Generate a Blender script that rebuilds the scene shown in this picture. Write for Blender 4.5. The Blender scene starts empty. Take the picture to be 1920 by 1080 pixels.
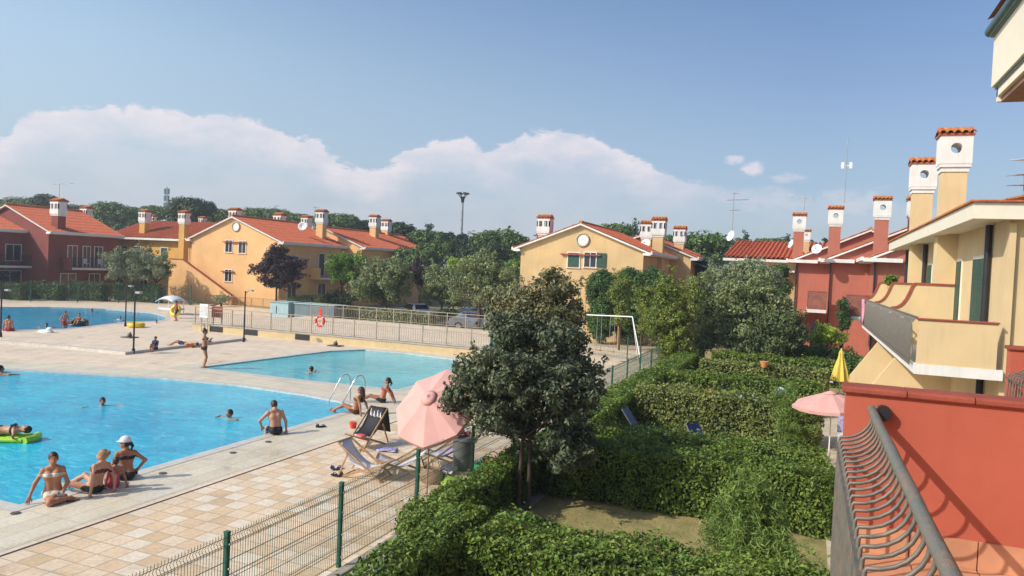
import bpy, bmesh, math, random
import numpy as np
from mathutils import Vector, Matrix
random.seed(7); RNG = np.random.default_rng(7)
S = bpy.context.scene
COL = S.collection

# ------------------------------------------------------------------ camera
F = 1400.0; CH = 5.0
YAW = math.radians(21.7); ROLL = math.atan(.045); PITCH = -math.atan(39/F)
_f0 = np.array([-math.sin(YAW), math.cos(YAW), 0]); _r0 = np.array([math.cos(YAW), math.sin(YAW), 0]); _u0 = np.array([0, 0, 1.])
_f = _f0*math.cos(PITCH)+_u0*math.sin(PITCH); _u = _u0*math.cos(PITCH)-_f0*math.sin(PITCH)
_r = _r0*math.cos(ROLL)+_u*math.sin(ROLL); _u2 = _u*math.cos(ROLL)-_r0*math.sin(ROLL)
cam = bpy.data.cameras.new('camera'); cam.sensor_width = 36; cam.lens = F/1920*36
cam.clip_start = .05; cam.clip_end = 5000
co = bpy.data.objects.new('camera', cam); COL.objects.link(co); S.camera = co
co.matrix_world = Matrix(((_r[0], _u2[0], -_f[0], 0), (_r[1], _u2[1], -_f[1], 0), (_r[2], _u2[2], -_f[2], CH), (0, 0, 0, 1)))
# surveying helpers: where the line of sight meets a horizontal plane / a plane at a given Y / X
def _ray(x, y): return _f+_r*(x-960)/F+_u2*(540-y)/F
def gz(x, y, z=0.0): d = _ray(x, y); t = (z-CH)/d[2]; return Vector((d[0]*t, d[1]*t, z))
def gy(x, y, Y): d = _ray(x, y); t = Y/d[1]; return Vector((d[0]*t, Y, CH+d[2]*t))

# ------------------------------------------------------------------ sun and sky
SUN_AZ = math.atan2(-.70, -.71); SUN_EL = math.radians(36)
S.view_settings.view_transform = 'Standard'; S.view_settings.look = 'None'; S.view_settings.gamma = 1
S.view_settings.exposure = 0.0
sl = bpy.data.lights.new('sun', 'SUN'); sl.energy = 4.2; sl.angle = math.radians(.53); sl.color = (1, .93, .82)
so = bpy.data.objects.new('sun', sl); COL.objects.link(so)
sd = Vector((math.sin(SUN_AZ)*math.cos(SUN_EL), math.cos(SUN_AZ)*math.cos(SUN_EL), math.sin(SUN_EL)))
so.rotation_euler = sd.to_track_quat('Z', 'Y').to_euler()
W = bpy.data.worlds.new('World'); S.world = W; W.use_nodes = True
def nd(nt, t, **k):
    n = nt.nodes.new(t)
    for a, b in k.items():
        if a.startswith('_'): n.inputs[a[1:].replace('_', ' ')].default_value = b
        elif a.startswith('i') and a[1:].isdigit(): n.inputs[int(a[1:])].default_value = b
        else: setattr(n, a, b)
    return n
def world():
    nt = W.node_tree; nt.nodes.clear(); L = nt.links.new
    out = nd(nt, 'ShaderNodeOutputWorld'); bg = nd(nt, 'ShaderNodeBackground'); L(bg.outputs[0], out.inputs[0])
    bg.inputs[1].default_value = .105
    sky = nd(nt, 'ShaderNodeTexSky', sky_type='NISHITA', sun_disc=False, sun_elevation=SUN_EL, sun_rotation=SUN_AZ, altitude=0,
             air_density=1.0, dust_density=1.6, ozone_density=1.6)
    tc = nd(nt, 'ShaderNodeTexCoord'); nrm = nd(nt, 'ShaderNodeVectorMath', operation='NORMALIZE'); L(tc.outputs['Generated'], nrm.inputs[0])
    sp = nd(nt, 'ShaderNodeSeparateXYZ'); L(nrm.outputs[0], sp.inputs[0])
    def M(op, a, b=None, c=None, clamp=False):
        n = nd(nt, 'ShaderNodeMath', operation=op); n.use_clamp = clamp
        for i, v in enumerate((a, b, c)):
            if v is None: continue
            if isinstance(v, (int, float)): n.inputs[i].default_value = v
            else: L(v, n.inputs[i])
        return n.outputs[0]
    az = M('MULTIPLY', M('ARCTAN2', sp.outputs[0], sp.outputs[1]), 57.2958)
    el = M('MULTIPLY', M('ARCSINE', sp.outputs[2]), 57.2958)
    # tops of the cumulus bank round the horizon, elevation by azimuth
    fc = nd(nt, 'ShaderNodeFloatCurve'); cv = fc.mapping.curves[0]
    pts = [(-180, 5), (-140, 8), (-110, 4), (-80, 5), (-58, 5.6), (-55.7, 7.8), (-52.1, 9.2), (-46.3, 9.9), (-43, 9.9), (-38.5, 9.0), (-36.2, 8.3), (-33.4, 6.7), (-31, 7.6),
           (-28.6, 9.2), (-25.5, 9.6), (-24.1, 8.6), (-22, 9.8), (-18.2, 10.4), (-15, 9.8), (-12.4, 8.4), (-9, 7.2), (-5, 6.4), (2, 5.8), (8, 5.2), (30, 4), (60, 7), (100, 4), (140, 6), (180, 5)]
    cv.points[0].location = ((pts[0][0]+180)/360, pts[0][1]/20); cv.points[1].location = (1, pts[-1][1]/20)
    for a, e in pts[1:-1]: cv.points.new((a+180)/360, e/20)
    for p in cv.points: p.handle_type = 'AUTO_CLAMPED'
    fc.mapping.update()
    L(M('DIVIDE', M('ADD', az, 180), 360), fc.inputs['Value'])
    def noise(scale, detail, rough=.55, dist=0, loc=(0, 0, 0), stretch=2.0):
        mp = nd(nt, 'ShaderNodeMapping'); mp.inputs['Scale'].default_value = (1, 1, stretch); mp.inputs['Location'].default_value = loc
        L(nrm.outputs[0], mp.inputs[0]); n = nd(nt, 'ShaderNodeTexNoise', _Scale=scale, _Detail=detail, _Roughness=rough, _Distortion=dist)
        L(mp.outputs[0], n.inputs['Vector']); return n.outputs['Fac']
    puff = noise(30, 8, .66, .35); puff2 = noise(9, 4)
    top = M('ADD', M('MULTIPLY', fc.outputs[0], 20), M('ADD', M('MULTIPLY', M('SUBTRACT', puff, .5), 3.0), M('MULTIPLY', M('SUBTRACT', puff2, .5), 1.0)))
    dep = M('SUBTRACT', top, el)                       # degrees below the cloud top
    edge = nd(nt, 'ShaderNodeMapRange', interpolation_type='SMOOTHSTEP', i1=-.12, i2=.42); L(dep, edge.inputs[0])
    fade = nd(nt, 'ShaderNodeMapRange', interpolation_type='SMOOTHSTEP', i1=3.6, i2=.15, i3=.34, i4=1); L(dep, fade.inputs[0])
    # broad east-west thinning of the bank
    thin = nd(nt, 'ShaderNodeMapRange', interpolation_type='SMOOTHSTEP', i1=-5.5, i2=-13.0, i3=.3, i4=1); L(az, thin.inputs[0])
    body = noise(14, 6, .6, .1, (3, 1, 0), 2.5)
    bodyr = nd(nt, 'ShaderNodeMapRange', i1=.32, i2=.60, i3=.5, i4=1); L(body, bodyr.inputs[0])
    mask = M('MULTIPLY', M('MULTIPLY', edge.outputs[0], M('MULTIPLY', M('MAXIMUM', fade.outputs[0], .2), bodyr.outputs[0])), thin.outputs[0])
    # a few small puffs, east of the bank
    for (a0, e0, ra, re, s) in ((-5.6, 8.6, .8, .42, .8), (-4.3, 7.9, .75, .6, .85), (-1.9, 7.3, 1.1, .4, .45), (2.6, 5.6, 2.4, 1.0, .45), (-3.5, 5.5, 3.2, .9, .42)):
        dx = M('DIVIDE', M('SUBTRACT', az, a0), ra); dy = M('DIVIDE', M('SUBTRACT', el, e0), re)
        r2 = M('ADD', M('ADD', M('MULTIPLY', dx, dx), M('MULTIPLY', dy, dy)), M('MULTIPLY', M('SUBTRACT', puff, .5), 5.0))
        mr = nd(nt, 'ShaderNodeMapRange', interpolation_type='SMOOTHSTEP', i1=1.5, i2=-.2, i3=0, i4=s); L(r2, mr.inputs[0])
        mask = M('MAXIMUM', mask, mr.outputs[0])
    # tint the clear sky a little bluer high up, pale blue-grey low down
    hz = nd(nt, 'ShaderNodeMapRange', interpolation_type='SMOOTHSTEP', i1=24, i2=0, i3=0, i4=1); L(el, hz.inputs[0])
    mul = nd(nt, 'ShaderNodeMix', data_type='RGBA', blend_type='MULTIPLY', i0=1.0); L(sky.outputs[0], mul.inputs[6]); mul.inputs[7].default_value = SKYMUL
    low = nd(nt, 'ShaderNodeMix', data_type='RGBA'); L(M('MULTIPLY', hz.outputs[0], HZW), low.inputs[0]); L(mul.outputs[2], low.inputs[6]); low.inputs[7].default_value = SKYLOW
    # the sky is brighter towards the side the sun stands on
    ca = M('COSINE', M('MULTIPLY', M('ADD', az, 100), .0174533)); ga = nd(nt, 'ShaderNodeMapRange', i1=-.17, i2=.67); L(ca, ga.inputs[0])
    gc = nd(nt, 'ShaderNodeMix', data_type='RGBA'); L(ga.outputs[0], gc.inputs[0]); gc.inputs[6].default_value = (.80, .80, .86, 1); gc.inputs[7].default_value = (1.36, 1.26, 1.12, 1)
    up = nd(nt, 'ShaderNodeMix', data_type='RGBA'); eh = nd(nt, 'ShaderNodeMapRange', i1=2, i2=14); L(el, eh.inputs[0]); L(eh.outputs[0], up.inputs[0]); up.inputs[6].default_value = (1, 1, 1, 1); L(gc.outputs[2], up.inputs[7])
    gm = nd(nt, 'ShaderNodeMix', data_type='RGBA', blend_type='MULTIPLY', i0=1.0); L(low.outputs[2], gm.inputs[6]); L(up.outputs[2], gm.inputs[7]); low = gm
    cl = nd(nt, 'ShaderNodeMix', data_type='RGBA'); L(M('MULTIPLY', mask, .84), cl.inputs[0]); L(low.outputs[2], cl.inputs[6]); cl.inputs[7].default_value = CLOUD
    L(cl.outputs[2], bg.inputs[0])
SKYMUL = (1.30, 1.47, 1.60, 1); SKYLOW = (4.2, 5.15, 6.3, 1); CLOUD = (8.7, 8.0, 8.4, 1); HZW = .72
world()
S.cycles.use_denoising = True

# ------------------------------------------------------------------ materials
MATS = {}
def mat(name, col, rough=.7, var=.12, scale=3.0, bump=0.0, bscale=40.0, metal=0.0, spec=.4, stain=0.0, col2=None, island=0.0, trans=0.0, detail=4):
    if name in MATS: return MATS[name]
    m = bpy.data.materials.new(name); m.use_nodes = True; nt = m.node_tree; L = nt.links.new
    b = nt.nodes['Principled BSDF']; b.inputs['Roughness'].default_value = rough; b.inputs['Metallic'].default_value = metal
    b.inputs['Specular IOR Level'].default_value = spec
    tc = nd(nt, 'ShaderNodeTexCoord')
    n = nd(nt, 'ShaderNodeTexNoise', _Scale=scale, _Detail=detail, _Roughness=.6); L(tc.outputs['Object'], n.inputs['Vector'])
    c2 = col2 or tuple(max(0, c*(1-2*var)) for c in col)
    c1 = tuple(min(1, c*(1+var)) for c in col)
    mr = nd(nt, 'ShaderNodeMapRange', i1=.3, i2=.7); L(n.outputs['Fac'], mr.inputs[0])
    mx = nd(nt, 'ShaderNodeMix', data_type='RGBA'); L(mr.outputs[0], mx.inputs[0]); mx.inputs[6].default_value = (*c1, 1); mx.inputs[7].default_value = (*c2, 1)
    out = mx.outputs[2]
    if stain:
        mp = nd(nt, 'ShaderNodeMapping'); mp.inputs['Scale'].default_value = (3, 3, .35); L(tc.outputs['Object'], mp.inputs[0])
        n2 = nd(nt, 'ShaderNodeTexNoise', _Scale=2.2, _Detail=6, _Roughness=.7); L(mp.outputs[0], n2.inputs['Vector'])
        r2 = nd(nt, 'ShaderNodeMapRange', i1=.5, i2=.75, i3=0, i4=stain); L(n2.outputs['Fac'], r2.inputs[0])
        m2 = nd(nt, 'ShaderNodeMix', data_type='RGBA', blend_type='MULTIPLY'); L(r2.outputs[0], m2.inputs[0]); L(out, m2.inputs[6]); m2.inputs[7].default_value = (.45, .42, .38, 1)
        out = m2.outputs[2]
    if island:
        g = nd(nt, 'ShaderNodeNewGeometry'); hv = nd(nt, 'ShaderNodeHueSaturation')
        ra = nd(nt, 'ShaderNodeMapRange', i3=1-island, i4=1+island); L(g.outputs['Random Per Island'], ra.inputs[0]); L(ra.outputs[0], hv.inputs['Value'])
        wn = nd(nt, 'ShaderNodeTexWhiteNoise', noise_dimensions='1D'); L(g.outputs['Random Per Island'], wn.inputs['W'])
        rh = nd(nt, 'ShaderNodeMapRange', i3=.48, i4=.52); L(wn.outputs['Value'], rh.inputs[0]); L(rh.outputs[0], hv.inputs['Hue'])
        L(out, hv.inputs['Color']); out = hv.outputs[0]
    L(out, b.inputs['Base Color'])
    if bump:
        bn = nd(nt, 'ShaderNodeTexNoise', _Scale=bscale, _Detail=5, _Roughness=.65); L(tc.outputs['Object'], bn.inputs['Vector'])
        bp = nd(nt, 'ShaderNodeBump', _Strength=bump, _Distance=.02); L(bn.outputs['Fac'], bp.inputs['Height']); L(bp.outputs[0], b.inputs['Normal'])
    if trans:
        t = nd(nt, 'ShaderNodeBsdfTranslucent'); L(out, t.inputs[0]); ms = nd(nt, 'ShaderNodeMixShader', i0=trans)
        L(b.outputs[0], ms.inputs[1]); L(t.outputs[0], ms.inputs[2]); L(ms.outputs[0], nt.nodes['Material Output'].inputs[0])
    MATS[name] = m; return m
def leafmat(name, col, col2, trans=.25, island=.35, scale=1.2): return mat(name, col, rough=.5, col2=col2, scale=scale, island=island, trans=trans, spec=.35)

def tile_mat(name, size, palette, mortar=(.35, .29, .22), mw=.02, off=0.0, rough=.55, wide=1.0, wet=.35):
    m = bpy.data.materials.new(name); m.use_nodes = True; nt = m.node_tree; L = nt.links.new; b = nt.nodes['Principled BSDF']
    tc = nd(nt, 'ShaderNodeTexCoord'); mp = nd(nt, 'ShaderNodeMapping'); L(tc.outputs['Object'], mp.inputs[0])
    mp.inputs['Location'].default_value = (off/size, 0, 0); mp.inputs['Scale'].default_value = (1/size, 1/(size*wide), 1)
    fl = nd(nt, 'ShaderNodeVectorMath', operation='FLOOR'); fr = nd(nt, 'ShaderNodeVectorMath', operation='FRACTION'); L(mp.outputs[0], fl.inputs[0]); L(mp.outputs[0], fr.inputs[0])
    wn = nd(nt, 'ShaderNodeTexWhiteNoise', noise_dimensions='2D'); L(fl.outputs[0], wn.inputs['Vector'])
    sp0 = nd(nt, 'ShaderNodeSeparateXYZ'); L(fl.outputs[0], sp0.inputs[0])
    ad = nd(nt, 'ShaderNodeMath', operation='ADD'); L(sp0.outputs[0], ad.inputs[0]); L(sp0.outputs[1], ad.inputs[1])
    md = nd(nt, 'ShaderNodeMath', operation='PINGPONG', i1=1.0); L(ad.outputs[0], md.inputs[0])      # chequer 0 / 1
    mixf = nd(nt, 'ShaderNodeMath', operation='MULTIPLY_ADD', i1=.42); L(md.outputs[0], mixf.inputs[0])
    sc = nd(nt, 'ShaderNodeMath', operation='MULTIPLY', i1=.58); L(wn.outputs['Value'], sc.inputs[0]); L(sc.outputs[0], mixf.inputs[2])
    cr = nd(nt, 'ShaderNodeValToRGB'); cr.color_ramp.interpolation = 'LINEAR'; L(mixf.outputs[0], cr.inputs[0])
    e = cr.color_ramp.elements
    for i, c in enumerate(palette):
        p = i/(len(palette)-1)
        if i < 2: e[i].position = p if i == 0 else 1.0
        if i == 0: e[0].color = (*c, 1)
        elif i == len(palette)-1: e[-1].color = (*c, 1)
    for i, c in enumerate(palette[1:-1], 1): q = e.new(i/(len(palette)-1)); q.color = (*c, 1)
    sp = nd(nt, 'ShaderNodeSeparateXYZ'); L(fr.outputs[0], sp.inputs[0])
    def edge(o, w):
        a = nd(nt, 'ShaderNodeMath', operation='PINGPONG', i1=.5); L(o, a.inputs[0])
        c = nd(nt, 'ShaderNodeMath', operation='LESS_THAN', i1=w); L(a.outputs[0], c.inputs[0]); return c.outputs[0]
    mxm = nd(nt, 'ShaderNodeMath', operation='MAXIMUM'); L(edge(sp.outputs[0], mw), mxm.inputs[0]); L(edge(sp.outputs[1], mw/wide), mxm.inputs[1])
    mfac = nd(nt, 'ShaderNodeMath', operation='MULTIPLY', i1=.7); L(mxm.outputs[0], mfac.inputs[0])
    n = nd(nt, 'ShaderNodeTexNoise', _Scale=.9, _Detail=7, _Roughness=.65); L(tc.outputs['Object'], n.inputs['Vector'])
    n3 = nd(nt, 'ShaderNodeTexNoise', _Scale=14, _Detail=5); L(tc.outputs['Object'], n3.inputs['Vector'])
    av = nd(nt, 'ShaderNodeMath', operation='ADD'); L(n.outputs['Fac'], av.inputs[0]); L(n3.outputs['Fac'], av.inputs[1])
    rr = nd(nt, 'ShaderNodeMapRange', i1=.8, i2=1.25, i3=.84, i4=1.1); L(av.outputs[0], rr.inputs[0])
    mx = nd(nt, 'ShaderNodeMix', data_type='RGBA'); L(mfac.outputs[0], mx.inputs[0]); L(cr.outputs[0], mx.inputs[6]); mx.inputs[7].default_value = (*mortar, 1)
    vm = nd(nt, 'ShaderNodeVectorMath', operation='SCALE'); L(mx.outputs[2], vm.inputs[0]); L(rr.outputs[0], vm.inputs['Scale'])
    # damp patches trodden out of the pool: darker and glossier
    wn2 = nd(nt, 'ShaderNodeTexNoise', _Scale=.42, _Detail=6, _Roughness=.7, _Distortion=.6); L(tc.outputs['Object'], wn2.inputs['Vector'])
    wr = nd(nt, 'ShaderNodeMapRange', i1=.56, i2=.66, i3=0, i4=1); L(wn2.outputs['Fac'], wr.inputs[0])
    wc = nd(nt, 'ShaderNodeMix', data_type='RGBA', blend_type='MULTIPLY'); wm = nd(nt, 'ShaderNodeMath', operation='MULTIPLY', i1=wet); L(wr.outputs[0], wm.inputs[0]); L(wm.outputs[0], wc.inputs[0]); L(vm.outputs[0], wc.inputs[6]); wc.inputs[7].default_value = (.62, .58, .54, 1)
    rg = nd(nt, 'ShaderNodeMapRange', i3=rough, i4=max(.12, rough-wet*.5)); L(wm.outputs[0], rg.inputs[0]); L(rg.outputs[0], b.inputs['Roughness'])
    L(wc.outputs[2], b.inputs['Base Color'])
    MATS[name] = m; return m

def water_mat(name, col, col2, scale=1.0, foam=0.0, rough=.06):
    m = bpy.data.materials.new(name); m.use_nodes = True; nt = m.node_tree; L = nt.links.new; b = nt.nodes['Principled BSDF']
    tc = nd(nt, 'ShaderNodeTexCoord')
    mp = nd(nt, 'ShaderNodeMapping'); mp.inputs['Rotation'].default_value = (0, 0, .5); mp.inputs['Scale'].default_value = (1, 1.6, 1); L(tc.outputs['Object'], mp.inputs[0])
    dn = nd(nt, 'ShaderNodeTexNoise', _Scale=1.5*scale, _Detail=3); L(mp.outputs[0], dn.inputs['Vector'])
    ds = nd(nt, 'ShaderNodeMix', data_type='RGBA', i0=.3); L(mp.outputs[0], ds.inputs[6]); L(dn.outputs['Color'], ds.inputs[7])
    n = nd(nt, 'ShaderNodeTexNoise', _Scale=.35*scale, _Detail=4); L(tc.outputs['Object'], n.inputs['Vector'])
    n2 = nd(nt, 'ShaderNodeTexNoise', _Scale=3.2*scale, _Detail=5, _Roughness=.65, _Distortion=.8); L(ds.outputs[2], n2.inputs['Vector'])
    av = nd(nt, 'ShaderNodeMath', operation='MULTIPLY_ADD', i1=.5); L(n2.outputs['Fac'], av.inputs[0]); 
    hf = nd(nt, 'ShaderNodeMath', operation='MULTIPLY', i1=.5); L(n.outputs['Fac'], hf.inputs[0]); L(hf.outputs[0], av.inputs[2])
    mr = nd(nt, 'ShaderNodeMapRange', i1=.36, i2=.64); L(av.outputs[0], mr.inputs[0])
    mx = nd(nt, 'ShaderNodeMix', data_type='RGBA'); L(mr.outputs[0], mx.inputs[0]); mx.inputs[6].default_value = (*col, 1); mx.inputs[7].default_value = (*col2, 1)
    out = mx.outputs[2]
    # caustic light painted into the water colour: thin wavering pale cells
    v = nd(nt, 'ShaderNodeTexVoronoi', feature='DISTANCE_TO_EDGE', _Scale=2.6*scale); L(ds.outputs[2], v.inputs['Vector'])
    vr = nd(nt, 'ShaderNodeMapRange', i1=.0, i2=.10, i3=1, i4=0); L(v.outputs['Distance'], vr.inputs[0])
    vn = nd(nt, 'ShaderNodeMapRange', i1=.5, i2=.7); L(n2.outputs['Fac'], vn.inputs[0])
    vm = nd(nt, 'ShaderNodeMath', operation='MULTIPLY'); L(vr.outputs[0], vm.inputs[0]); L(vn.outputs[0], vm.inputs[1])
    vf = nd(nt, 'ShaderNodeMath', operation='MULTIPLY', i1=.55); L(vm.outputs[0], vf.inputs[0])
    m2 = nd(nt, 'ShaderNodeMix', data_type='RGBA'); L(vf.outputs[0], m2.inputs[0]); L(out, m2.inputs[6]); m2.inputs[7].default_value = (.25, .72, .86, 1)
    L(m2.outputs[2], b.inputs['Base Color']); b.inputs['Roughness'].default_value = rough; b.inputs['IOR'].default_value = 1.33; b.inputs['Specular IOR Level'].default_value = .35
    n4 = nd(nt, 'ShaderNodeTexNoise', _Scale=5*scale, _Detail=5, _Roughness=.6, _Distortion=.5); L(ds.outputs[2], n4.inputs['Vector'])
    bp = nd(nt, 'ShaderNodeBump', _Strength=.5, _Distance=.08); L(n4.outputs['Fac'], bp.inputs['Height']); L(bp.outputs[0], b.inputs['Normal'])
    MATS[name] = m; return m

# ------------------------------------------------------------------ mesh builder
class MB:
    def __init__(s): s.v = []; s.f = []; s.m = []; s.mats = []; s.cur = 0; s.sm = []; s.smooth = False
    def use(s, m):
        if m not in s.mats: s.mats.append(m)
        s.cur = s.mats.index(m); return s
    def add(s, vs, fs, smooth=None):
        o = len(s.v); s.v.extend([tuple(v) for v in vs])
        for f in fs: s.f.append(tuple(i+o for i in f)); s.m.append(s.cur); s.sm.append(s.smooth if smooth is None else smooth)
        return s
    def box(s, x0, y0, z0, x1, y1, z1):
        x0, x1 = sorted((x0, x1)); y0, y1 = sorted((y0, y1)); z0, z1 = sorted((z0, z1))
        return s.add([(x0, y0, z0), (x1, y0, z0), (x1, y1, z0), (x0, y1, z0), (x0, y0, z1), (x1, y0, z1), (x1, y1, z1), (x0, y1, z1)],
                     [(0, 3, 2, 1), (4, 5, 6, 7), (0, 1, 5, 4), (1, 2, 6, 5), (2, 3, 7, 6), (3, 0, 4, 7)], False)
    def beam(s, a, b, w, h, up=(0, 0, 1)):
        a = Vector(a); b = Vector(b); d = (b-a).normalized(); up = Vector(up)
        if abs(d.dot(up)) > .98: up = Vector((1, 0, 0))
        r = d.cross(up).normalized()*(w/2); u = r.cross(d).normalized()*(h/2)
        vs = [a-r-u, a+r-u, a+r+u, a-r+u, b-r-u, b+r-u, b+r+u, b-r+u]
        return s.add(vs, [(0, 1, 2, 3), (7, 6, 5, 4), (4, 5, 1, 0), (5, 6, 2, 1), (6, 7, 3, 2), (7, 4, 0, 3)], False)
    def tube(s, pts, r, n=8, caps=True, r2=None):
        pts = [Vector(p) for p in pts]; K = len(pts); rings = []; prev = None
        for i, p in enumerate(pts):
            d = (pts[min(i+1, K-1)]-pts[max(i-1, 0)]).normalized()
            if prev is None: a = d.cross(Vector((0, 0, 1)) if abs(d.z) < .9 else Vector((1, 0, 0))).normalized()
            else: a = (prev-d*prev.dot(d)).normalized()
            prev = a; b = d.cross(a)
            rr = r if r2 is None else r+(r2-r)*i/max(1, K-1)
            rings.append([p+(a*math.cos(2*math.pi*k/n)+b*math.sin(2*math.pi*k/n))*rr for k in range(n)])
        vs = [v for rg in rings for v in rg]
        fs = [(i*n+k, i*n+(k+1) % n, (i+1)*n+(k+1) % n, (i+1)*n+k) for i in range(K-1) for k in range(n)]
        s.add(vs, fs, True)
        if caps: s.add(rings[0], [tuple(reversed(range(n)))], False); s.add(rings[-1], [tuple(range(n))], False)
        return s
    def cyl(s, a, b, r, r2=None, n=12): return s.tube([a, b], r, n, True, r2 if r2 is not None else r)
    def ell(s, c, r, n=12, m=8, rot=None):
        c = Vector(c); r = Vector(r) if not isinstance(r, (int, float)) else Vector((r, r, r)); vs = []
        for i in range(m+1):
            th = math.pi*i/m
            for k in range(n):
                ph = 2*math.pi*k/n; v = Vector((r.x*math.sin(th)*math.cos(ph), r.y*math.sin(th)*math.sin(ph), r.z*math.cos(th)))
                vs.append(c+(rot @ v if rot else v))
        return s.add(vs, [(i*n+k, (i+1)*n+k, (i+1)*n+(k+1) % n, i*n+(k+1) % n) for i in range(m) for k in range(n)], True)
    def prism(s, poly, a, b):       # poly: list of points in plane as functions of t -> extrude from offset vector a to b
        n = len(poly); a = Vector(a); b = Vector(b); vs = [Vector(p)+a for p in poly]+[Vector(p)+b for p in poly]
        return s.add(vs, [tuple(reversed(range(n))), tuple(range(n, 2*n))]+[(i, (i+1) % n, n+(i+1) % n, n+i) for i in range(n)], False)
    def quad(s, *p): return s.add(p, [tuple(range(len(p)))])
    def xf(s, M, start=0):
        for i in range(start, len(s.v)): s.v[i] = tuple(M @ Vector(s.v[i]))
        return s
    def build(s, name, parent=None, m=None):
        me = bpy.data.meshes.new(name)
        vs = s.v
        if parent is not None:
            pm = world_m(parent).inverted(); vs = [tuple(pm @ Vector(v)) for v in vs]
        me.from_pydata(vs, [], s.f)
        if m is not None: me.materials.append(m)
        else:
            for k in s.mats: me.materials.append(k)
            me.polygons.foreach_set('material_index', s.m)
        me.polygons.foreach_set('use_smooth', s.sm)
        bm = bmesh.new(); bm.from_mesh(me); bmesh.ops.recalc_face_normals(bm, faces=bm.faces); bm.to_mesh(me); bm.free()
        o = bpy.data.objects.new(name, me); COL.objects.link(o)
        if parent is not None: o.parent = parent
        return o
def world_m(o):
    M = Matrix.LocRotScale(o.location, o.rotation_euler, o.scale)
    return world_m(o.parent) @ M if o.parent else M
def thing(name, label, cat, loc=(0, 0, 0), rz=0, group=None):
    o = bpy.data.objects.new(name, None); COL.objects.link(o); o.empty_display_size = .3
    o.location = loc; o.rotation_euler = (0, 0, rz); return tag(o, label, cat, group)
def tag(o, label, cat, group=None):
    o['label'] = label; o['category'] = cat
    if group: o['group'] = group
    return o
def struct(o): o['kind'] = 'structure'; return o
def kids(o): return [c for c in bpy.data.objects if c.parent == o]
def copy_tree(o, parent=None):
    ch = kids(o); c = o.copy(); COL.objects.link(c)
    if parent: c.parent = parent
    for k in ch: copy_tree(k, c)
    return c
def np_mesh(name, V, Fq, mats, midx=None, smooth=False, parent=None):
    me = bpy.data.meshes.new(name); n = len(V); k = Fq.shape[1]
    me.vertices.add(n); me.vertices.foreach_set('co', np.ascontiguousarray(V, np.float32).ravel())
    me.loops.add(Fq.size); me.loops.foreach_set('vertex_index', np.ascontiguousarray(Fq, np.int32).ravel())
    me.polygons.add(len(Fq)); me.polygons.foreach_set('loop_start', np.arange(0, Fq.size, k, dtype=np.int32)); me.polygons.foreach_set('loop_total', np.full(len(Fq), k, np.int32))
    for m in mats: me.materials.append(m)
    if midx is not None: me.polygons.foreach_set('material_index', midx.astype(np.int32))
    me.polygons.foreach_set('use_smooth', np.full(len(Fq), smooth))
    me.update(calc_edges=True); me.validate()
    o = bpy.data.objects.new(name, me); COL.objects.link(o)
    if parent is not None: o.parent = parent
    return o

# ------------------------------------------------------------------ foliage
def unit(n):
    v = RNG.normal(size=(n, 3)); return v/np.linalg.norm(v, axis=1)[:, None]
def leaves(P, N, size, spread=.6, aspect=.5, up=.0):
    """one folded rhombic leaf per point P, lying roughly across normal N"""
    n = len(P); nn = N+unit(n)*spread; nn[:, 2] += up; nn /= np.linalg.norm(nn, axis=1)[:, None]
    t = np.cross(nn, unit(n)); t /= np.linalg.norm(t, axis=1)[:, None]+1e-9; b = np.cross(nn, t)
    s = size*(.65+.7*RNG.random(n))[:, None]
    V = np.stack([P-t*s*.5, P+b*s*aspect*.5+nn*s*.08, P+t*s*.5, P-b*s*aspect*.5+nn*s*.08], 1)
    return V.reshape(-1, 3)
def quads(n): return np.arange(n*4).reshape(n, 4)
def clumps_leaves(cl, dens, size, fill=.55, **k):
    """cl: list of (centre, radii); leaves lie in the outer shell of every clump"""
    Ps = []; Ns = []
    for c, r in cl:
        r = np.array(r, float); area = 4*math.pi*((r[0]*r[1])**1.6/3+(r[0]*r[2])**1.6/3+(r[1]*r[2])**1.6/3)**(1/1.6)
        n = max(6, int(area*dens)); u = unit(n); q = fill+(1-fill)*RNG.random(n)**.6
        q *= 1+.18*np.sin(u[:, 0]*5+c[0]*3)*np.cos(u[:, 2]*6+c[1])
        Ps.append(np.array(c)+u*r*q[:, None]); Ns.append(u)
    P = np.concatenate(Ps); N = np.concatenate(Ns); return leaves(P, N, size, **k)
def crown_clumps(blobs, n, rs, shell=.75, flat=.8, dome=False):
    """scatter n small clumps through the volume of big ellipsoids"""
    vol = np.array([b[1][0]*b[1][1]*b[1][2] for b in blobs]); cl = []
    for i in RNG.choice(len(blobs), n, p=vol/vol.sum()):
        c, r = blobs[i]; u = unit(1)[0]; q = (RNG.uniform(.5, 1.13) if RNG.random() < .85 else RNG.random()) if not dome else RNG.uniform(.75, 1.0)
        s = rs*(.45+.85*RNG.random())*(1.0 if q < 1 else .7); cl.append((np.array(c)+u*(np.maximum(np.array(r)-s*.7, .05))*q, (s, s, s*flat)))
        if not dome and q > .85 and RNG.random() < .5: cl.append((np.array(c)+u*np.array(r)*(q+.1+.12*RNG.random()), (s*.4, s*.4, s*.5)))
    return cl
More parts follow.
